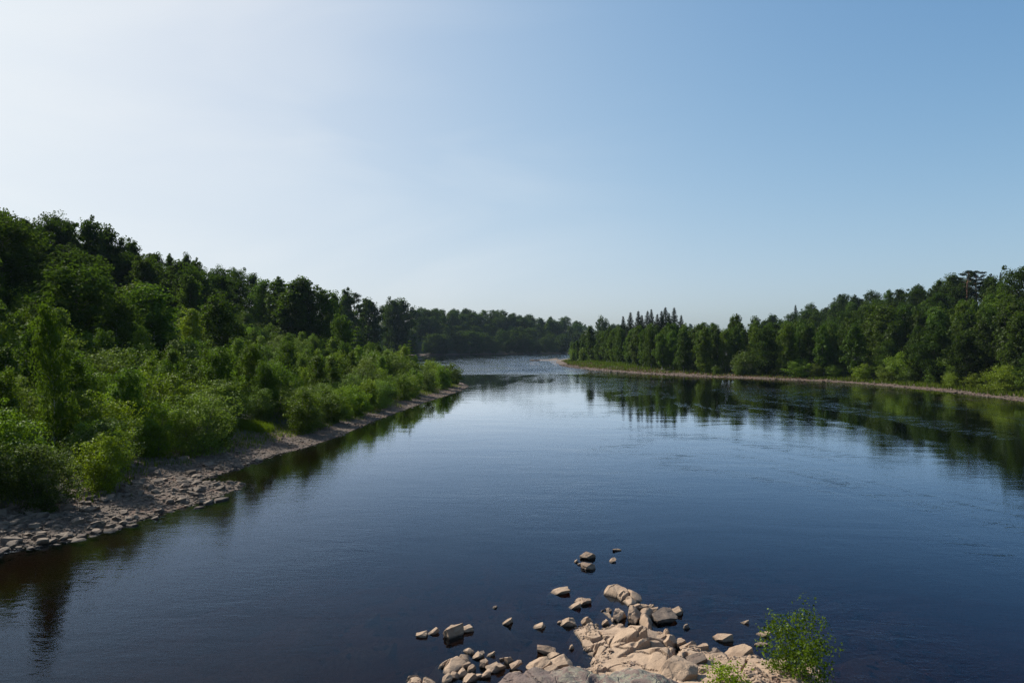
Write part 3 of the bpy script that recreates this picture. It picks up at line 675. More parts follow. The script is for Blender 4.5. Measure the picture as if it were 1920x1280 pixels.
# drowned stones on the bed round the outcrop
N2 = 900
X2 = rs.uniform(-7, 15, N2); Y2 = rs.uniform(17, 36, N2); s2 = np.exp(rs.normal(-1.1, .5, N2)); z2 = ground(X2, Y2) + s2 * .05
k2 = (z2 + s2 * .3 < -.04); pebble_mass('riverbed_stones', 'brown stones lying under water round the foreground rocks', np.stack([X2, Y2, z2], -1)[k2], s2[k2], 12, M_DARKROCK, .45)

# ------------------------------------------------------------------ foliage
def tube(path, radii, k=5):
    path = np.asarray(path, float); n = len(path)
    V = []; 
    for i in range(n):
        t = path[min(i + 1, n - 1)] - path[max(i - 1, 0)]; t = t / (np.linalg.norm(t) + 1e-9)
        a = np.cross(t, (0, 0, 1.0) if abs(t[2]) < .9 else (1.0, 0, 0)); a /= np.linalg.norm(a); b = np.cross(t, a)
        for j in range(k):
            w = 2 * PI * j / k; V.append(path[i] + radii[i] * (a * math.cos(w) + b * math.sin(w)))
    Fc = [(i * k + j, i * k + (j + 1) % k, (i + 1) * k + (j + 1) % k, (i + 1) * k + j) for i in range(n - 1) for j in range(k)]
    return np.array(V), np.array(Fc)
def join(parts):
    V, Fc, o = [], [], 0
    for v, f in parts: V.append(v); Fc.append(f + o); o += len(v)
    return np.concatenate(V), np.concatenate(Fc)

def leaves(centres, size, rng, up=.5, aspect=.62, jitter=.35, outward=None):
    n = len(centres)
    nr = rng.normal(0, .6, (n, 3)); nr[:, 2] = nr[:, 2] + up
    if outward is not None: nr = nr + outward * .95
    else: nr[:, 2] = np.abs(nr[:, 2])
    nr = nr / np.linalg.norm(nr, axis=1, keepdims=True)
    t = rng.normal(0, 1, (n, 3)); t -= (t * nr).sum(1, keepdims=True) * nr; t /= np.linalg.norm(t, axis=1, keepdims=True)
    b = np.cross(nr, t)
    s = size * (1 + rng.uniform(-jitter, jitter, (n, 1)))
    p0 = centres - t * s * .5; p2 = centres + t * s * .5; p1 = centres + b * s * .5 * aspect; p3 = centres - b * s * .5 * aspect
    V = np.stack([p0, p1, p2, p3], 1).reshape(-1, 3)
    Fc = np.arange(n * 4).reshape(n, 4)
    return V, Fc

PROF = {
 'ovate': lambda t: np.sin(PI * np.clip(t, 0, 1) ** .8) ** .75,
 'column': lambda t: (np.clip(t / .12, 0, 1) ** .6) * (1 - np.clip(t, 0, 1) ** 3.2) ** .8,
 'round': lambda t: np.sqrt(np.clip(1 - (2 * t - 1) ** 2, 0, 1)) ** .9,
 'cone': lambda t: (1 - t) ** .85 * np.clip(t / .04, .6, 1),
 'young': lambda t: np.clip(t / .15, 0, 1) ** .5 * (1 - t) ** .55,
}
def broadleaf(seed, H, Rr, prof, base, nb, nleaf, leaf, clump, mleaf, mbark, trunk_r, droop=0.0, rise=.35, gap=.0, stems=1):
    rng = np.random.RandomState(seed)
    P = PROF[prof]; wood = []; cents = []; wts = []
    lean = rng.normal(0, .02, 2)
    for s in range(stems):
        sa = 2 * PI * s / max(stems, 1) + rng.rand(); so = 0 if stems == 1 else Rr * .12
        spread = 0 if stems == 1 else rng.uniform(.25, .6) * Rr
        Hs = H * (1 if s == 0 else rng.uniform(.7, .97))
        def axis_at(t):
            return np.array([so * math.cos(sa) + math.cos(sa) * spread * t + lean[0] * H * t + .015 * H * math.sin(t * 7 + seed), so * math.sin(sa) + math.sin(sa) * spread * t + lean[1] * H * t + .012 * H * math.cos(t * 6 + seed), Hs * t])
        tt = np.linspace(0, .96, 9); pa = np.array([axis_at(t) for t in tt]); pa[0, 2] -= .3
        wood.append(tube(pa, trunk_r * (1 - tt * .93) * (1 if stems == 1 else .6), 6))
        n_b = max(6, nb // stems)
        for i in range(n_b):
            t = (i + rng.rand()) / n_b; tz = base + (1 - base) * t
            az = i * 2.39996 + rng.uniform(-.5, .5) + sa
            L_ = Rr * P(np.array(t)) * rng.uniform(.62, 1.18) * (1 if stems == 1 else .72)
            if rng.rand() < gap: L_ *= .55
            st = axis_at(max(0.02, tz - (.10 if stems == 1 else .2) * (1 - t * .5)))
            tip = axis_at(min(tz, 1.0)) + np.array([math.cos(az) * L_, math.sin(az) * L_, rise * L_ * (t * 1.2 - .2) - droop * L_])
            mid_ = (st + tip) / 2 + np.array([0, 0, .12 * L_])
            wood.append(tube([st, mid_, tip], np.array([trunk_r * .32 * (1 - t * .6), trunk_r * .18 * (1 - t * .6), trunk_r * .04]), 4))
            nc = max(2, int(round(3 + L_ / Rr * 4)))
            for c in range(nc):
                f = (c + .6) / nc; q = (1 - f) ** 2 * st + 2 * f * (1 - f) * mid_ + f * f * tip
                f2 = .25 + .75 * f; q = st + (tip - st) * f2 + np.array([0, 0, .12 * L_ * 4 * f2 * (1 - f2)])
                q = q + rng.normal(0, clump * Rr * .75, 3)
                cents.append(q); wts.append((.35 + f) * rng.uniform(.5, 1.5))
    top = np.array([lean[0] * H, lean[1] * H, H * .95]); cents.append(top); wts.append(2.5)
    cents = np.array(cents); wts = np.array(wts); wts /= wts.sum()
    rad = clump * Rr * rng.uniform(.55, 1.6, len(cents))
    k = rng.choice(len(cents), nleaf, p=wts)
    o = rng.normal(0, 1, (nleaf, 3)); o /= np.linalg.norm(o, axis=1, keepdims=True); dirs = o.copy(); o *= rng.uniform(.35, 1, (nleaf, 1)) ** .5
    sh = np.array([1, 1, .85 + droop * 1.2])
    C = cents[k] + o * rad[k][:, None] * sh
    C[:, 2] = np.maximum(C[:, 2] - droop * rad[k] * .8, .12)
    V, Fc = leaves(C, leaf, rng, .35, outward=dirs)
    ct = rng.uniform(-.22, .22, len(cents))
    tone = np.repeat(np.clip(.42 + ct[k] + rng.normal(0, .16, nleaf), 0, 1), 4)
    wv, wf = join(wood)
    return mesh_np('trunk', wv, wf, mbark, True), mesh_np('crown', V, Fc, mleaf, False, tone)

def spruce(seed, H, Rr, nleaf, leaf, mleaf=None):
    rng = np.random.RandomState(seed); wood = [tube([(0, 0, -.3), (0, 0, H * .5), (0, 0, H * .99)], [.02 * H, .012 * H, .002 * H], 6)]
    cents = []; wts = []; rads = []
    nt = int(H * 2.0)
    for i in range(nt):
        t = .06 + .92 * i / nt; L0 = Rr * (1 - t) ** 1.02 * rng.uniform(.85, 1.12) + .03
        for j in range(7):
            az = j * 2 * PI / 7 + i * 1.3 + rng.uniform(-.3, .3); L_ = L0 * rng.uniform(.7, 1.15)
            tip = np.array([math.cos(az) * L_, math.sin(az) * L_, H * t - .28 * L_])
            if i % 2 == 0: wood.append(tube([(0, 0, H * t), tip], [.06, .015], 3))
            for f in (.25, .5, .72, .9, 1.0):
                cents.append(np.array([0, 0, H * t]) + (tip - np.array([0, 0, H * t])) * f + np.array([0, 0, .1 * L_ * f * f])); wts.append(.3 + f * L_); rads.append(.10 * Rr * (1.15 - .4 * f) * (1.05 - .8 * t))
    cents = np.array(cents); wts = np.array(wts); wts /= wts.sum(); rads = np.array(rads)
    k = rng.choice(len(cents), nleaf, p=wts); o = rng.normal(0, .75, (nleaf, 3))
    C = cents[k] + o * rads[k][:, None] * (1, 1, .6); C[:, 2] = np.minimum(C[:, 2], H)
    V, Fc = leaves(C, leaf, rng, .2, .4)
    tone = np.repeat(np.clip(.4 + rng.normal(0, .2, nleaf), 0, 1), 4)
    wv, wf = join(wood)
    return mesh_np('trunk', wv, wf, M_BARK, True), mesh_np('crown', V, Fc, mleaf or M_SPRUCE, False, tone)
def pine(seed, H, Rr, nleaf, leaf):
    rng = np.random.RandomState(seed); wood = []; 
    pa = [(0, 0, -.3), (.1, .1, H * .35), (-.1, .2, H * .7), (.15, 0, H * .95)]; wood.append(tube(pa, [.02 * H, .016 * H, .011 * H, .004 * H], 7))
    cents = []
    for i in range(17):
        t = .5 + .48 * i / 17; az = i * 2.4 + rng.rand(); L_ = Rr * (1.15 - abs(t - .68) * 1.6) * rng.uniform(.55, 1.1)
        st = np.array([0, 0, H * t - .5]); tip = np.array([math.cos(az) * L_, math.sin(az) * L_, H * t + .3 * L_ * (t - .4)])
        wood.append(tube([st, (st + tip) / 2 + (0, 0, .2), tip], [.1, .06, .02], 4))
        for f in (.55, .78, 1.0): cents.append(st + (tip - st) * f + rng.normal(0, .15, 3))
    cents.append(np.array([.1, 0, H * .97])); cents = np.array(cents)
    k = rng.randint(0, len(cents), nleaf); o = rng.normal(0, 1, (nleaf, 3)); o /= np.linalg.norm(o, axis=1, keepdims=True); o *= rng.rand(nleaf, 1) ** .5
    C = cents[k] + o * Rr * .30 * (1, 1, .42)
    V, Fc = leaves(C, leaf, rng, .2, .4); tone = np.repeat(np.clip(.4 + rng.normal(0, .2, nleaf), 0, 1), 4)
    wv, wf = join(wood)
    return mesh_np('trunk', wv, wf, M_PINEBARK, True), mesh_np('crown', V, Fc, M_SPRUCE, False, tone)

# kind -> list of (height, trunk mesh, crown mesh)
KIT = {}
KIT['willow'] = [(5.0, *broadleaf(10 + i, 5.0, [2.3, 2.6, 2.0, 2.8, 2.2, 2.5][i], ['round', 'ovate', 'young', 'round', 'ovate', 'round'][i], .06, 46, 13000, .150, .22, [M_WILLOW, M_WILLOW, M_WILLOW, M_WILLOW2, M_WILLOW, M_WILLOW2][i], M_BARK, .07, 0, .5, .1, stems=4)) for i in range(6)]
KIT['ybirch'] = [(7.0, *broadleaf(30 + i, 7.0, [1.7, 1.45, 1.9, 1.6][i], 'young', .12, 50, 11000, .155, .22, [M_BIRCH, M_WILLOW, M_BIRCH, M_WILLOW][i], M_BIRCHBARK, .065, .1, .3, .1)) for i in range(4)]
KIT['birch'] = [(16.0, *broadleaf(50 + i, 16.0, [2.9, 2.5, 3.3, 2.7, 3.0][i], ['column', 'ovate', 'column', 'ovate', 'column'][i], .16, 66, 13000, .36, .21, M_BIRCH, M_BIRCHBARK, .16, .18, .35, .15)) for i in range(5)]
KIT['broad'] = [(16.0, *broadleaf(70 + i, 16.0, [4.4, 4.9, 4.0, 5.3, 4.5, 3.8][i], ['ovate', 'round', 'ovate', 'round', 'column', 'ovate'][i], .12, 66, 15000, .42, .20, M_DECID, M_BARK, .24, 0, .4, .15)) for i in range(6)]
KIT['spruce'] = [(22.0, *spruce(90 + i, 22.0, [5.2, 4.6, 5.6][i], 14000, .40)) for i in range(3)]
KIT['pine'] = [(18.0, *pine(95 + i, 18.0, [4.0, 3.4][i], 4500, .42)) for i in range(2)]
KIT['yspruce'] = [(7.0, *spruce(98, 7.0, 2.0, 6500, .19, M_WILLOW))]

WORD = {'willow': ('willow_shrub', 'shrub', 'stems', 'foliage'), 'ybirch': ('young_birch', 'young tree', 'trunk', 'crown'), 'birch': ('birch_tree', 'tree', 'trunk', 'crown'),
        'broad': ('broadleaf_tree', 'tree', 'trunk', 'crown'), 'spruce': ('spruce_tree', 'tree', 'trunk', 'crown'), 'pine': ('pine_tree', 'tree', 'trunk', 'crown'), 'yspruce': ('young_conifer', 'young tree', 'trunk', 'crown')}
PLANTS = []          # dict(root, kind, region, u, D, top, leaves)
prng = random.Random(4242)
def plant(kind, x, y, h, region, variant=None, wide=1.0, label=None, mleaf=None):
    K = KIT[kind]; H0, tr, crn = K[prng.randrange(len(K)) if variant is None else variant % len(K)]
    z = float(ground(np.array([x]), np.array([y]))[0])
    nm, cat, tn, cn = WORD[kind]
    e = bpy.data.objects.new(nm, None); COL.objects.link(e); e.empty_display_size = .2
    s = h / H0; sw = s * wide * prng.uniform(.9, 1.12)
    e.location = (x, y, z - .05); e.scale = (sw, sw, s); e.rotation_euler = (prng.uniform(-.04, .04), prng.uniform(-.04, .04), prng.uniform(0, 2 * PI))
    a = obj(tn, tr, e); b = obj(cn, crn, e)
    e['category'] = cat
    PLANTS.append(dict(root=e, kids=(a, b), kind=kind, region=region, u=960 + x / y * F, D=y, x=x, h=h, top=z + h, label=label, wide=wide))
    return e

def pt(u, D): return ((u - 960) * D / F, D)
def special(kind, u, vtop, D, region, variant=0, wide=1.0, label=None):
    x, y = pt(u, D); z = float(ground(np.array([x]), np.array([y]))[0])
    top = CAM_Z + (HOR - vtop) * D / F
    plant(kind, x, y, max(2.0, top - z), region, variant, wide, label)

def scatter(n, xr, yr, mind, ok, seed, dens=None):
    """dart throwing with a spacing that may grow with distance"""
    rg = np.random.RandomState(seed); out = []
    X = rg.uniform(*xr, n); Y = rg.uniform(*yr, n); D_ = shore_d(X, Y); m = ok(X, Y, D_)
    X, Y, D_ = X[m], Y[m], D_[m]
    P = np.zeros((len(X), 2)); c = 0
    for x, y, d in zip(X, Y, D_):
        md = mind(x, y, d)
        if c and (np.hypot(P[:c, 0] - x, P[:c, 1] - y) < md).any(): continue
        P[c] = (x, y); c += 1; out.append((x, y, d))
    return out

# ---- named trees of the skyline and the margins
SPECIAL = [
 ('broad', 10, 402, 135, 'lh', 0, .8, 'tallest treetop at the very left edge, highest point of the left skyline'),
 ('broad', 45, 412, 138, 'lh', 2, .7, 'thin-topped tree right beside the highest treetop on the left'),
 ('broad', 95, 418, 140, 'lh', 1, 1.0, 'broad domed tree on the left skyline, right of a dip'),
 ('broad', 120, 424, 138, 'lh', 3, .8, 'smaller domed crown joined to the broad domed skyline tree'),
 ('broad', 160, 418, 145, 'lh', 4, .8, 'airy upright crown in the middle of the left skyline trees'),
 ('broad', 198, 432, 150, 'lh', 0, .9, 'dark oval tree where the left skyline drops steeply'),
 ('broad', 245, 458, 165, 'lh', 5, 1.1, 'dark spreading tree just below the steep drop of the left skyline'),
 ('broad', 285, 476, 170, 'lh', 2, 1.0, 'dark tree filling the skyline step before the ragged thin treetops'),
 ('birch', 318, 478, 185, 'lh', 1, .7, 'thin ragged treetop with sky showing through, left of the tall bright tree'),
 ('birch', 345, 478, 188, 'lh', 3, .9, 'ragged airy crown above the tall bright green tree'),
 ('birch', 340, 492, 160, 'lh', 0, 1.7, 'tall bright green tree standing out against the dark left slope'),
 ('broad', 362, 492, 200, 'lh', 4, .7, 'narrow treetop at the right end of the ragged crowns'),
 ('broad', 410, 510, 230, 'lh', 1, 1.0, 'first rounded crown of the smooth skyline right of the ragged tops'),
 ('broad', 445, 511, 240, 'lh', 3, 1.0, 'second rounded crown on the smooth left skyline'),
 ('broad', 478, 518, 250, 'lh', 0, 1.0, 'third rounded crown on the smooth left skyline, sloping down'),
 ('birch', 492, 526, 205, 'lf', 2, 1.2, 'tall birch at the left end of the dark grove behind the thicket'),
 ('birch', 522, 522, 200, 'lf', 1, 1.2, 'grey-topped tree in the dark grove behind the thicket'),
 ('birch', 548, 524, 195, 'lf', 4, 1.3, 'tree in the middle of the dark grove behind the thicket'),
 ('birch', 572, 526, 195, 'lf', 0, 1.5, 'widest and darkest tree of the grove behind the thicket'),
 ('birch', 602, 548, 200, 'lf', 2, 1.2, 'right shoulder tree of the dark grove behind the thicket'),
 ('birch', 622, 552, 215, 'lf', 3, 1.0, 'last tree at the right foot of the dark grove'),
 ('broad', 650, 550, 330, 'lh', 5, .9, 'crown just right of the dark grove on the skyline'),
 ('pine', 661, 548, 340, 'lh', 0, .8, 'spiky treetop rising right of the dark grove'),
 ('broad', 690, 562, 380, 'lh', 2, 1.0, 'dark knobbly crown left of the low skyline dip'),
 ('broad', 738, 566, 480, 'lh', 4, .9, 'upright crown on the skyline left of the far woods'),
 ('broad', 752, 567, 490, 'lh', 0, .9, 'slightly taller crown beside the upright one left of the far woods'),
 ('broad', 145, 518, 92, 'lf', 1, 1.35, 'big round tree with glowing yellow-green rim above the thicket'),
 ('ybirch', 105, 570, 51, 'lt', 0, .50, 'tall slim pointed young tree rising from the left thicket'),
 ('ybirch', 212, 555, 88, 'lt', 0, 1.1, 'small pointed tree right of the big round tree'),
 ('ybirch', 256, 535, 105, 'lt', 1, 1.3, 'left of two pointed young trees at the upper edge of the thicket'),
 ('ybirch', 288, 542, 100, 'lt', 2, 1.4, 'right of two pointed young trees at the upper edge of the thicket'),
 ('ybirch', 363, 583, 110, 'lt', 3, 1.0, 'small bright tree beneath the tall bright green tree'),
 ('ybirch', 415, 558, 115, 'lt', 0, 1.2, 'slender pale tree at the thicket edge left of the grove'),
 ('ybirch', 645, 596, 170, 'lt', 2, 1.1, 'slim tree right of the grove at the thicket edge'),
 ('yspruce', 670, 604, 165, 'lt', 0, .9, 'conifer-shaped young tree right of the grove'),
 ('yspruce', 771, 632, 158, 'lt', 0, .9, 'little pointed conifer above the bushes near the point'),
 ('yspruce', 757, 650, 155, 'lt', 0, .7, 'tiny conifer top left of the little pointed conifer'),
 ('yspruce', 480, 672, 85, 'lt', 0, 1.2, 'young conifer with dark stem in the middle of the thicket'),
 ('yspruce', 430, 690, 75, 'lt', 0, 1.1, 'young conifer with dark stem left of its neighbour in the thicket'),
 # right bank
 ('spruce', 1180, 583, 300, 'rs', 0, 1.17, 'leftmost spruce of the dark spruce group on the right bank'),
 ('spruce', 1196, 580, 305, 'rs', 1, 1.25, 'second spruce from the left in the dark spruce group'),
 ('spruce', 1212, 580, 300, 'rs', 2, 1.10, 'third spruce from the left in the dark spruce group'),
 ('spruce', 1224, 577, 306, 'rs', 0, 1.10, 'middle spruce of the dark group with a sharp tip'),
 ('spruce', 1236, 580, 298, 'rs', 1, 1.10, 'spruce just left of the two tallest in the dark group'),
 ('spruce', 1249, 573, 300, 'rs', 2, 1.25, 'left of the two tallest spruces in the dark group'),
 ('spruce', 1264, 574, 296, 'rs', 0, 1.19, 'broad tall spruce at the right end of the dark group'),
 ('spruce', 1275, 588, 292, 'rs', 1, 1.25, 'lower spruce leaning on the right end of the dark group'),
 ('spruce', 1171, 590, 304, 'rs', 2, 1.1, 'low spruce at the far left edge of the dark spruce group'),
 ('spruce', 1204, 588, 292, 'rs', 0, 1.1, 'low spruce tucked in front of the left spruces of the dark group'),
 ('spruce', 1230, 586, 290, 'rs', 2, 1.1, 'low spruce tucked in front of the middle of the dark group'),
 ('spruce', 1256, 584, 288, 'rs', 1, 1.2, 'spruce filling the gap between the two tallest of the dark group'),
 ('broad', 1128, 603, 560, 'fr', 1, .7, 'round far crown standing alone left of the spruce group'),
 ('birch', 1108, 612, 330, 'rb', 0, .95, 'tall tree near the left end of the right bank wood'),
 ('birch', 1084, 638, 345, 'rb', 1, .9, 'first small tree at the left tip of the right bank wood'),
 ('birch', 1378, 590, 250, 'rb', 1, .7, 'sparse bare-twigged treetop poking above the right bank wood'),
 ('birch', 1370, 594, 252, 'rb', 3, .6, 'thin treetop beside the sparse bare-twigged one'),
 ('broad', 1420, 598, 520, 'rh', 0, .8, 'first dark crown where the right hill skyline begins'),
 ('broad', 1445, 592, 500, 'rh', 2, .8, 'second dark crown from the low end of the right hill skyline'),
 ('spruce', 1496, 569, 470, 'rh', 0, .9, 'small dark conifer bump on the right hill skyline'),
 ('broad', 1520, 574, 440, 'rh', 1, .9, 'low round crown right of the conifer bump on the right hill'),
 ('broad', 1580, 556, 380, 'rh', 3, 1.0, 'rounded crown left of the big dark crown on the right hill'),
 ('broad', 1604, 556, 365, 'rh', 5, 1.0, 'mid-size crown adjoining the big dark crown on the right hill'),
 ('broad', 1633, 552, 330, 'rh', 1, 1.15, 'big dark round crown on the right hill left of a notch'),
 ('birch', 1664, 545, 290, 'rh', 0, .9, 'narrow crown just right of the notch in the right skyline'),
 ('broad', 1690, 543, 285, 'rh', 2, 1.0, 'dense crown second right of the notch'),
 ('broad', 1722, 537, 275, 'rh', 4, 1.0, 'pale green crown midway between the notch and the pines'),
 ('birch', 1757, 526, 260, 'rh', 3, 1.2, 'airy tall tree left of the flat-topped pine pair'),
 ('broad', 1785, 518, 250, 'rh', 0, 1.1, 'dark crown touching the flat-topped pine pair from the left'),
 ('pine', 1812, 506, 240, 'rh', 0, 1.0, 'left pine of the flat-topped pair on the right skyline'),
 ('pine', 1832, 506, 238, 'rh', 1, 1.0, 'right pine of the flat-topped pair on the right skyline'),
 ('broad', 1858, 520, 225, 'rh', 5, .9, 'dark small crown between the pine pair and the single conifer'),
 ('spruce', 1875, 508, 225, 'rh', 0, .8, 'single pointed conifer on the skyline right of the pines'),
 ('broad', 1908, 512, 185, 'rh', 3, 1.0, 'bright broad crown at the right edge of the skyline'),
 ('birch', 1665, 575, 190, 'rb', 2, 1.5, 'largest tree of the right bank front row, wide and full to the ground'),
]
for a in SPECIAL: special(a[0], a[1], a[2], a[3], a[4], a[5], a[6], a[7])
# how high the ridge lines stand: a tree on a slope grows no taller than its neighbours on the crest allow
RIDGE_L = [(-200, 400), (0, 418), (60, 430), (100, 430), (200, 446), (225, 468), (300, 490), (360, 505), (380, 518), (450, 520), (500, 531), (570, 538), (610, 556), (650, 560), (700, 573), (760, 580), (850, 581), (930, 582), (1000, 592), (1060, 598), (1100, 606), (1140, 610), (1300, 616)]
RIDGE_R = [(1000, 640), (1080, 640), (1110, 616), (1170, 612), (1290, 606), (1390, 606), (1420, 602), (1500, 580), (1580, 563), (1640, 560), (1660, 554), (1700, 549), (1760, 536), (1800, 526), (1870, 524), (2100, 512)]
FRONT_R = [(1000, 645), (1075, 642), (1100, 622), (1170, 612), (1290, 607), (1450, 604), (1550, 600), (1640, 585), (1750, 570), (1920, 548), (2200, 540)]
def cap(table, x, y, h, wob=6):
    u = 960 + x / y * F; v = np.interp(u, [q[0] for q in table], [q[1] for q in table]) + prng.uniform(-2, wob)
    z = float(ground(np.array([x]), np.array([y]))[0])
    return min(h, CAM_Z + (HOR - v) * y / F - z)

# ---- thicket on the left bank
def lt_ok(X, Y, d):
    gapp = np.exp(-(((X + 22.5) / 5) ** 2 + ((Y - 66) / 4) ** 2)) > .35
    return (X < -8) & (d > 5.6 - 2.9 * sstep(46, 72, Y)) & (np.hypot((X + 27.3) / 3.4, (Y - 71.5) / 4.5) > 1) & (np.hypot(X + 27.8, Y - 41.3) > 1.6) & (d < 58) & (X / Y > -.84) & (~gapp)
for x, y, d in scatter(9000, (-120, -8), (34, 215), lambda x, y, d: 2.3 + y * .011 + d * .02, lt_ok, 1):
    r = prng.random()
    if d < 10: h = prng.uniform(3.4, 5.2); k = 'willow'
    elif r < .56: k = 'willow'; h = prng.uniform(4.0, 6.0) + min(d, 40) * .045
    else: k = 'ybirch'; h = prng.uniform(5.0, 7.6) + min(d, 40) * .05
    plant(k, x, y, h, 'lt', wide=1.0 if k == 'willow' else 1.1)
# ---- wooded slope on the left
def lh_ok(X, Y, d): return (X < -20) & (d > 56) & (d < 128) & (X / Y > -.82) & (Y < 640)
for x, y, d in scatter(5000, (-170, -40), (66, 640), lambda x, y, d: 4.9 + y * .009, lh_ok, 2):
    k = 'broad' if prng.random() < .62 else 'birch'; h = cap(RIDGE_L, x, y, prng.uniform(11.5, 16))
    if h > 5: plant(k, x, y, h, 'lh', wide=1.2 if h > 10 else 1.5)
# ---- far woods across the bend
def fr_ok(X, Y, d): return (d > 2) & (d < 120) & (Y > 600) & (X / Y < .16) & (X / Y > -.22)
for x, y, d in scatter(3500, (-170, 140), (600, 860), lambda x, y, d: 8.0 if d < 14 else 10.0, fr_ok, 3):
    k = 'broad' if prng.random() < .9 else 'birch'
    h = cap(RIDGE_L, x, y, prng.uniform(9, 21) if d < 14 else prng.uniform(14, 22), 5)
    if h > 6: plant(k, x, y, h, 'fr', wide=1.5)
# ---- right bank wood and hill
def rb_ok(X, Y, d): return (X > 20) & (d > 6.2 + 12 * sstep(215, 290, Y) * (1 - sstep(325, 350, Y))) & (d < 62) & (X / Y > .088) & (X / Y < .80) & (Y < 470)
for x, y, d in scatter(6000, (20, 190), (88, 470), lambda x, y, d: 2.6 + y * .0045 + d * .028, rb_ok, 4):
    fr_row = d < 14 + 13 * sstep(200, 285, y)
    r = prng.random()
    if fr_row and r < .15: plant('willow', x, y, prng.uniform(4, 7.5), 'rb', variant=prng.choice([0, 1, 2, 4]), wide=1.2)
    else:
        h = cap(FRONT_R, x, y, prng.uniform(12.5, 17.5) if r < .84 else prng.uniform(9, 14), 14)
        if h > 5: plant('birch' if r < .84 else 'broad', x, y, h, 'rb', wide=prng.uniform(.9, 1.2))
for x, y, d in scatter(5000, (60, 120), (100, 300), lambda x, y, d: 3.4 + y * .006, lambda X, Y, d: (d > 5.6 + 12 * sstep(215, 290, Y)) & (d < 9.5 + 14 * sstep(215, 290, Y)) & (X / Y < .78), 6):
    plant('willow', x, y, prng.uniform(2.6, 5.5), 'rb', variant=prng.choice([0, 1, 2, 4]), wide=1.35)
def rh_ok(X, Y, d): return (X > 60) & (d > 60) & (d < 135) & (X / Y < .80) & (X / Y > .3) & (Y < 600)
for x, y, d in scatter(4000, (80, 270), (100, 600), lambda x, y, d: 5.4 + y * .008, rh_ok, 5):
    k = 'broad' if prng.random() < .7 else ('birch' if prng.random() < .8 else 'spruce')
    h = cap(RIDGE_R, x, y, prng.uniform(11, 15), 8)
    if h > 5: plant(k, x, y, h, 'rh', wide=1.2)

# ---- leave out what nothing of can be seen from around the viewpoint
GW, GH, PX = 640, 214, 3.0
pu, pv, pd, pi_ = [], [], [], []
cache = {}
for i, p in enumerate(PLANTS):
    me = p['kids'][1].data
    if me.name not in cache:
        n_ = len(me.vertices); c_ = np.empty(n_ * 3, np.float32); me.vertices.foreach_get('co', c_); c_ = c_.reshape(-1, 4, 3).mean(1)
        cache[me.name] = c_[np.random.RandomState(1).permutation(len(c_))[:2600]]
    e = p['root']; M = np.array(Matrix.LocRotScale(e.location, e.rotation_euler, e.scale))
    w = cache[me.name] @ M[:3, :3].T + M[:3, 3]
    pu.append(960 + w[:, 0] / w[:, 1] * F); pv.append(HOR - (w[:, 2] - CAM_Z) / w[:, 1] * F); pd.append(w[:, 1]); pi_.append(np.full(len(w), i))
pu, pv, pd, pi_ = map(np.concatenate, (pu, pv, pd, pi_))
gu = (pu / PX).astype(int); gv = ((pv - 380) / PX).astype(int)
ins = (pu > 0) & (gu < GW) & (pv > 380) & (gv < GH); gu, gv, pd, pi_ = gu[ins], gv[ins], pd[ins], pi_[ins]
ordr = np.argsort(-pd, kind='stable'); buf = -np.ones((GH, GW), int)
buf[gv[ordr], gu[ordr]] = pi_[ordr]
hits = np.bincount(buf[buf >= 0], minlength=len(PLANTS))
from collections import Counter; print(Counter(PLANTS[i]['kind'] for i in range(len(PLANTS)) if hits[i] > 4)); print('plants', len(PLANTS), 'seen', int((hits > 4).sum()))
alive = []
for i, p in enumerate(PLANTS):
    if hits[i] <= 4 and not p['label']:
        for k in p['kids']: bpy.data.objects.remove(k)
        bpy.data.objects.remove(p['root'])
    else: p['hits'] = int(hits[i]); alive.append(p)
PLANTS = alive

# ---- labels
REG = {'lt': 'left bank thicket', 'lf': 'left grove', 'lh': 'left hillside wood', 'fr': 'far woods across the bend', 'rb': 'right bank wood', 'rs': 'spruce group', 'rh': 'right hill wood'}
NOUN = {'willow': 'bush', 'ybirch': 'young birch', 'birch': 'birch', 'broad': 'leafy tree', 'spruce': 'spruce', 'pine': 'pine', 'yspruce': 'young conifer'}
def ordw(n):
    w = ['first', 'second', 'third', 'fourth', 'fifth', 'sixth', 'seventh', 'eighth', 'ninth', 'tenth', 'eleventh', 'twelfth']
    return w[n - 1] if n <= 12 else f'{n}{"th" if 10 < n % 100 < 14 else {1: "st", 2: "nd", 3: "rd"}.get(n % 10, "th")}'
from collections import defaultdict
cells = defaultdict(list)
BAND = {'lt': [(52, 'nearest row by the beach'), (75, 'second row behind the beach'), (105, 'middle of the thicket'), (145, 'far half of the thicket'), (999, 'far tip of the thicket')],
        'lh': [(120, 'slope foot behind the thicket'), (170, 'middle of the near left slope'), (260, 'slope behind the dark grove'), (400, 'slope beyond the grove'), (999, 'farthest part of left slope')],
        'lf': [(999, 'dark grove')], 'rs': [(999, 'dark group')],
        'fr': [(690, 'row at the far waterline'), (730, 'second tier across the bend'), (999, 'top tier across the bend')],
        'rb': [(140, 'bank by the right edge'), (185, 'bank below the highest hill'), (240, 'middle of the right bank'), (300, 'bank before the dark spruces'), (999, 'bank at the grassy point')],
        'rh': [(200, 'lower near slope right'), (280, 'right slope below the pines'), (380, 'right slope left of the pines'), (999, 'farthest right slope')]}
for p in PLANTS:
    p['group'] = {'willow': 'bushes', 'ybirch': 'young trees', 'yspruce': 'young trees'}.get(p['kind'], 'trees') + ' of the ' + REG[p['region']]
    p['root']['group'] = p['group']
    if p['label']: p['root']['label'] = p['label']; continue
    b = next(t for lim, t in BAND[p['region']] if p['D'] <= lim)
    cells[(p['region'], b, p['kind'])].append(p)
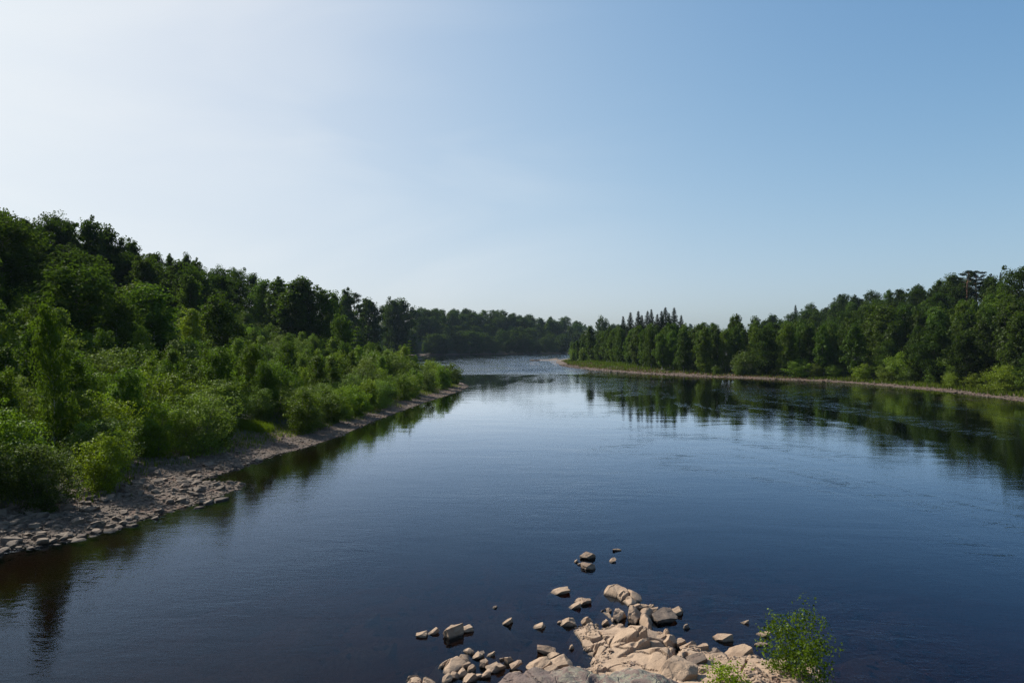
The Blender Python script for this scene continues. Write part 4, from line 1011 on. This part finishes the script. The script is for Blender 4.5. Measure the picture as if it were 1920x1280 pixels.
for (reg, b, kind), L_ in cells.items():
    L_.sort(key=lambda p: p['u'])
    hm = float(np.median([p['h'] for p in L_]))
    for n, p in enumerate(L_):
        size = 'tall' if p['h'] > hm else 'low'
        side = 'left'
        p['root']['label'] = f"{size} {NOUN[kind]}, {ordw(n + 1)} of its kind from the left, {b}"

# ------------------------------------------------------------------ grass, ground cover
def grass_patch(name, label, X, Y, hgt, wid, seed, dry=None):
    rg = np.random.RandomState(seed); n = len(X); Z = ground(X, Y)
    a = rg.uniform(0, 2 * PI, n); ln = rg.normal(0, .3, (n, 2)); h = hgt * rg.uniform(.5, 1.3, n)
    dx, dy = np.cos(a) * wid / 2, np.sin(a) * wid / 2
    p0 = np.stack([X - dx, Y - dy, Z - .03], -1); p1 = np.stack([X + dx, Y + dy, Z - .03], -1); p2 = np.stack([X + ln[:, 0] * h, Y + ln[:, 1] * h, Z + h], -1)
    V = np.stack([p0, p1, p2], 1).reshape(-1, 3); tone = np.repeat(np.clip(.55 + rg.normal(0, .2, n) + fbm(X / 3, Y / 3, seed) * .5, 0, 1), 3)
    return V, np.arange(n * 3).reshape(n, 3), tone
def grass_obj(name, label, X, Y, hgt, wid, seed, m=M_GRASS):
    V, Fc, t = grass_patch(name, label, X, Y, hgt, wid, seed)
    tag(obj(name, mesh_np(name, V, Fc, m, False, t)), label, kind='stuff')
M_DRY = leaf_material('dry_grass_blade', (.08, .055, .016), (.18, .12, .04), .3, .03, (.6, .45, .2))
rg = np.random.RandomState(31)
n = 150000; X = rg.uniform(18, 112, n); Y = rg.uniform(85, 400, n); d = shore_d(X, Y)
fx = fbm(X / 6, Y / 6, 61, 3)
k = (d > 2.6 + 1.6 * (Y > 215) + fx * 2.2) & (d < 12 + 26 * sstep(200, 285, Y)) & (X / Y > .07)
gX, gY, gd = X[k], Y[k], d[k]
dryk = (gd < 10 + fx[k] * 8) & (gY > 190) & (rg.rand(len(gX)) < .7)
grass_obj('green_grass', 'bright green grass strip between the right bank cobbles and the trees', gX[~dryk], gY[~dryk], .8, .30, 1)
grass_obj('dry_grass', 'orange-brown dry grass along the cobbles of the right bank point', gX[dryk], gY[dryk], .4, .28, 2, M_DRY)
n = 60000; X = rg.uniform(-40, -6, n); Y = rg.uniform(34, 175, n); d = shore_d(X, Y)
k = (d > 5.6 - 2.6 * sstep(46, 72, Y) + fbm(X / 2.5, Y / 2.5, 71, 3) * 3.0) & (d < 11)
grass_obj('bank_grass', 'green grass at the foot of the left bank bushes', X[k], Y[k], .45, .09, 3)
n = 2600; a = rg.uniform(0, 2 * PI, n); r_ = np.sqrt(rg.rand(n)); cx, cy_ = wp(472, 806, .8)
grass_obj('grass_tuft', 'fresh green tuft of tall grass beside the reddish clearing on the left shore', cx + np.cos(a) * r_ * 2.3, cy_ + np.sin(a) * r_ * 1.6, .75, .06, 4, M_YOUNG)
# undergrowth filling the wood floor
n = 90000; X = rg.uniform(-120, 260, n); Y = rg.uniform(36, 520, n); d = shore_d(X, Y)
k = (d > 9.5 + 16 * sstep(200, 285, Y) * (X > 0)) & (d < 60) & (np.abs(X / Y) < .82) & ((X > 60) | (X < -14) | (Y > 250))
X, Y = X[k], Y[k]; Z = ground(X, Y); rgu = np.random.RandomState(8)
V, Fc = leaves(np.stack([X, Y, Z + rgu.uniform(.1, 1.3, len(X))], -1), .42, rgu, .6)
tag(obj('undergrowth', mesh_np('undergrowth', V, Fc, M_BIRCH, False, np.repeat(rgu.uniform(.2, .8, len(X)), 4))), 'low leafy undergrowth on the wood floors', kind='stuff')
# distant wood on the rise beyond the bend
rgd = np.random.RandomState(14); bits = []
wd_v = []; wd_f = []; wd_t = []; off = 0
me_src = KIT['broad'][0][2]; nv = len(me_src.vertices); co = np.empty(nv * 3, np.float32); me_src.vertices.foreach_get('co', co); co = co.reshape(-1, 4, 3)[::8]
for i in range(150):
    x = rgd.uniform(-60, 420); y = rgd.uniform(1150, 1500); z = float(ground(np.array([x]), np.array([y]))[0]); s = rgd.uniform(.9, 1.4); a = rgd.uniform(0, 6.28)
    c = co[rgd.randint(0, 3)::3].copy(); cc = c.mean(1, keepdims=True); c = cc + (c - cc) * 4
    q = np.stack([c[..., 0] * math.cos(a) - c[..., 1] * math.sin(a), c[..., 0] * math.sin(a) + c[..., 1] * math.cos(a), c[..., 2]], -1) * s + (x, y, z)
    wd_v.append(q.reshape(-1, 3)); wd_f.append(np.arange(len(q) * 4).reshape(-1, 4) + off); off += len(q) * 4; wd_t.append(rgd.uniform(.2, .8, len(q) * 4))
tag(obj('distant_wood', mesh_np('distant_wood', np.concatenate(wd_v), np.concatenate(wd_f), M_DECID, False, np.concatenate(wd_t))), 'thin strip of distant wood beyond the river bend', kind='stuff')

wd_v = []; wd_f = []; wd_t = []; off = 0
for (xr, yr, ok_) in (((-190, -40), (20, 170), lambda X, Y, d: (X / Y < -.80) & (d > 7) & (d < 110)), ((88, 230), (40, 200), lambda X, Y, d: (X / Y > .80) & (d > 7) & (d < 90))):
    for x, y, d in scatter(1500, xr, yr, lambda x, y, d: 6.5, ok_, 11):
        z = float(ground(np.array([x]), np.array([y]))[0]); s = rgd.uniform(.3, .42) if d < 30 else rgd.uniform(.6, .85); a = rgd.uniform(0, 6.28)
        c = co[rgd.randint(0, 2)::2].copy(); cc = c.mean(1, keepdims=True); c = cc + (c - cc) * 2.6
        q = np.stack([c[..., 0] * math.cos(a) - c[..., 1] * math.sin(a), c[..., 0] * math.sin(a) + c[..., 1] * math.cos(a), c[..., 2]], -1) * s + (x, y, z)
        wd_v.append(q.reshape(-1, 3)); wd_f.append(np.arange(len(q) * 4).reshape(-1, 4) + off); off += len(q) * 4; wd_t.append(rgd.uniform(.2, .8, len(q) * 4))
tag(obj('side_wood', mesh_np('side_wood', np.concatenate(wd_v), np.concatenate(wd_f), M_DECID, False, np.concatenate(wd_t))), 'leafy wood going on past both edges of the view', kind='stuff')

# ------------------------------------------------------------------ sapling and small bush on the outcrop
def sapling(name, label, cat, u, v, z, H, Rr, nleaf, leaf, seed, prof='young', stems=3, base=.15):
    x, y = wp(u, v, z)
    e = bpy.data.objects.new(name, None); COL.objects.link(e); e.location = (x, y, z - .05); e.empty_display_size = .1
    tr, crn = broadleaf(seed, H, Rr, prof, base, 60, nleaf, leaf, .20, M_YOUNG, M_BARK, .022, 0, .5, .25, stems=stems)
    obj('stem', tr, e); obj('leaves', crn, e); tag(e, label, cat)
sapling('birch_sapling', 'bright green birch sapling growing from the foreground outcrop', 'sapling', 1488, 1283, .35, 2.1, 1.15, 4300, .080, 201)
sapling('leafy_bush', 'small yellow-green bush at the bottom edge left of the sapling', 'bush', 1365, 1296, .5, .75, .55, 1400, .07, 207, 'round', 4, .05)
sapling('low_bush', 'low green bush at the foot of the birch sapling, on its left', 'bush', 1447, 1268, .3, .38, .42, 700, .065, 209, 'round', 3, .05)

# ------------------------------------------------------------------ driftwood on the beach and the dark boulder by the sandbar
def branch():
    x0, y0 = wp(103, 948, .35); x1, y1 = x0 - .75, y0 + .3
    tz = CAM_Z - (912 - HOR) * y1 / F; z0 = float(ground(np.array([x0]), np.array([y0]))[0])
    p = [(x0 + .06, y0 - .1, z0 - .05), (x0, y0, z0 + .25), (x0 - .28, y0 + .1, z0 + .25 + (tz - z0) * .35), (x1, y1, tz)]
    v, f = tube(p, [.05, .045, .035, .018], 8); c = np.array(p[0])
    tag(obj('dead_branch', mesh_np('dead_branch', v - c, f, M_BIRCHBARK, True), loc=tuple(c)), 'bare white birch branch leaning out over the stony left beach', 'branch')
branch()
me = hull_rock(777, n=14, sub=2); me.materials.append(M_DARKROCK); x, y = wp(1003, 676.5)
o = obj('boulder', me, loc=(x, y, .15)); o.scale = (6.2, 3.0, 1.4); tag(o, 'dark low boulder in the channel beside the distant sandbar', 'boulder')

# ------------------------------------------------------------------ haze
hm_, T, N, L, out = mat('haze')
pv = N('ShaderNodeVolumePrincipled'); pv.inputs['Density'].default_value = .00005; pv.inputs['Color'].default_value = (.60, .80, 1.0, 1); pv.inputs['Anisotropy'].default_value = 0
L(pv.outputs[0], out.inputs['Volume'])
tag(obj('haze', box_mesh('haze', -6200, 6300, -700, 8200, -7.5, 95, hm_)), kind='stuff')
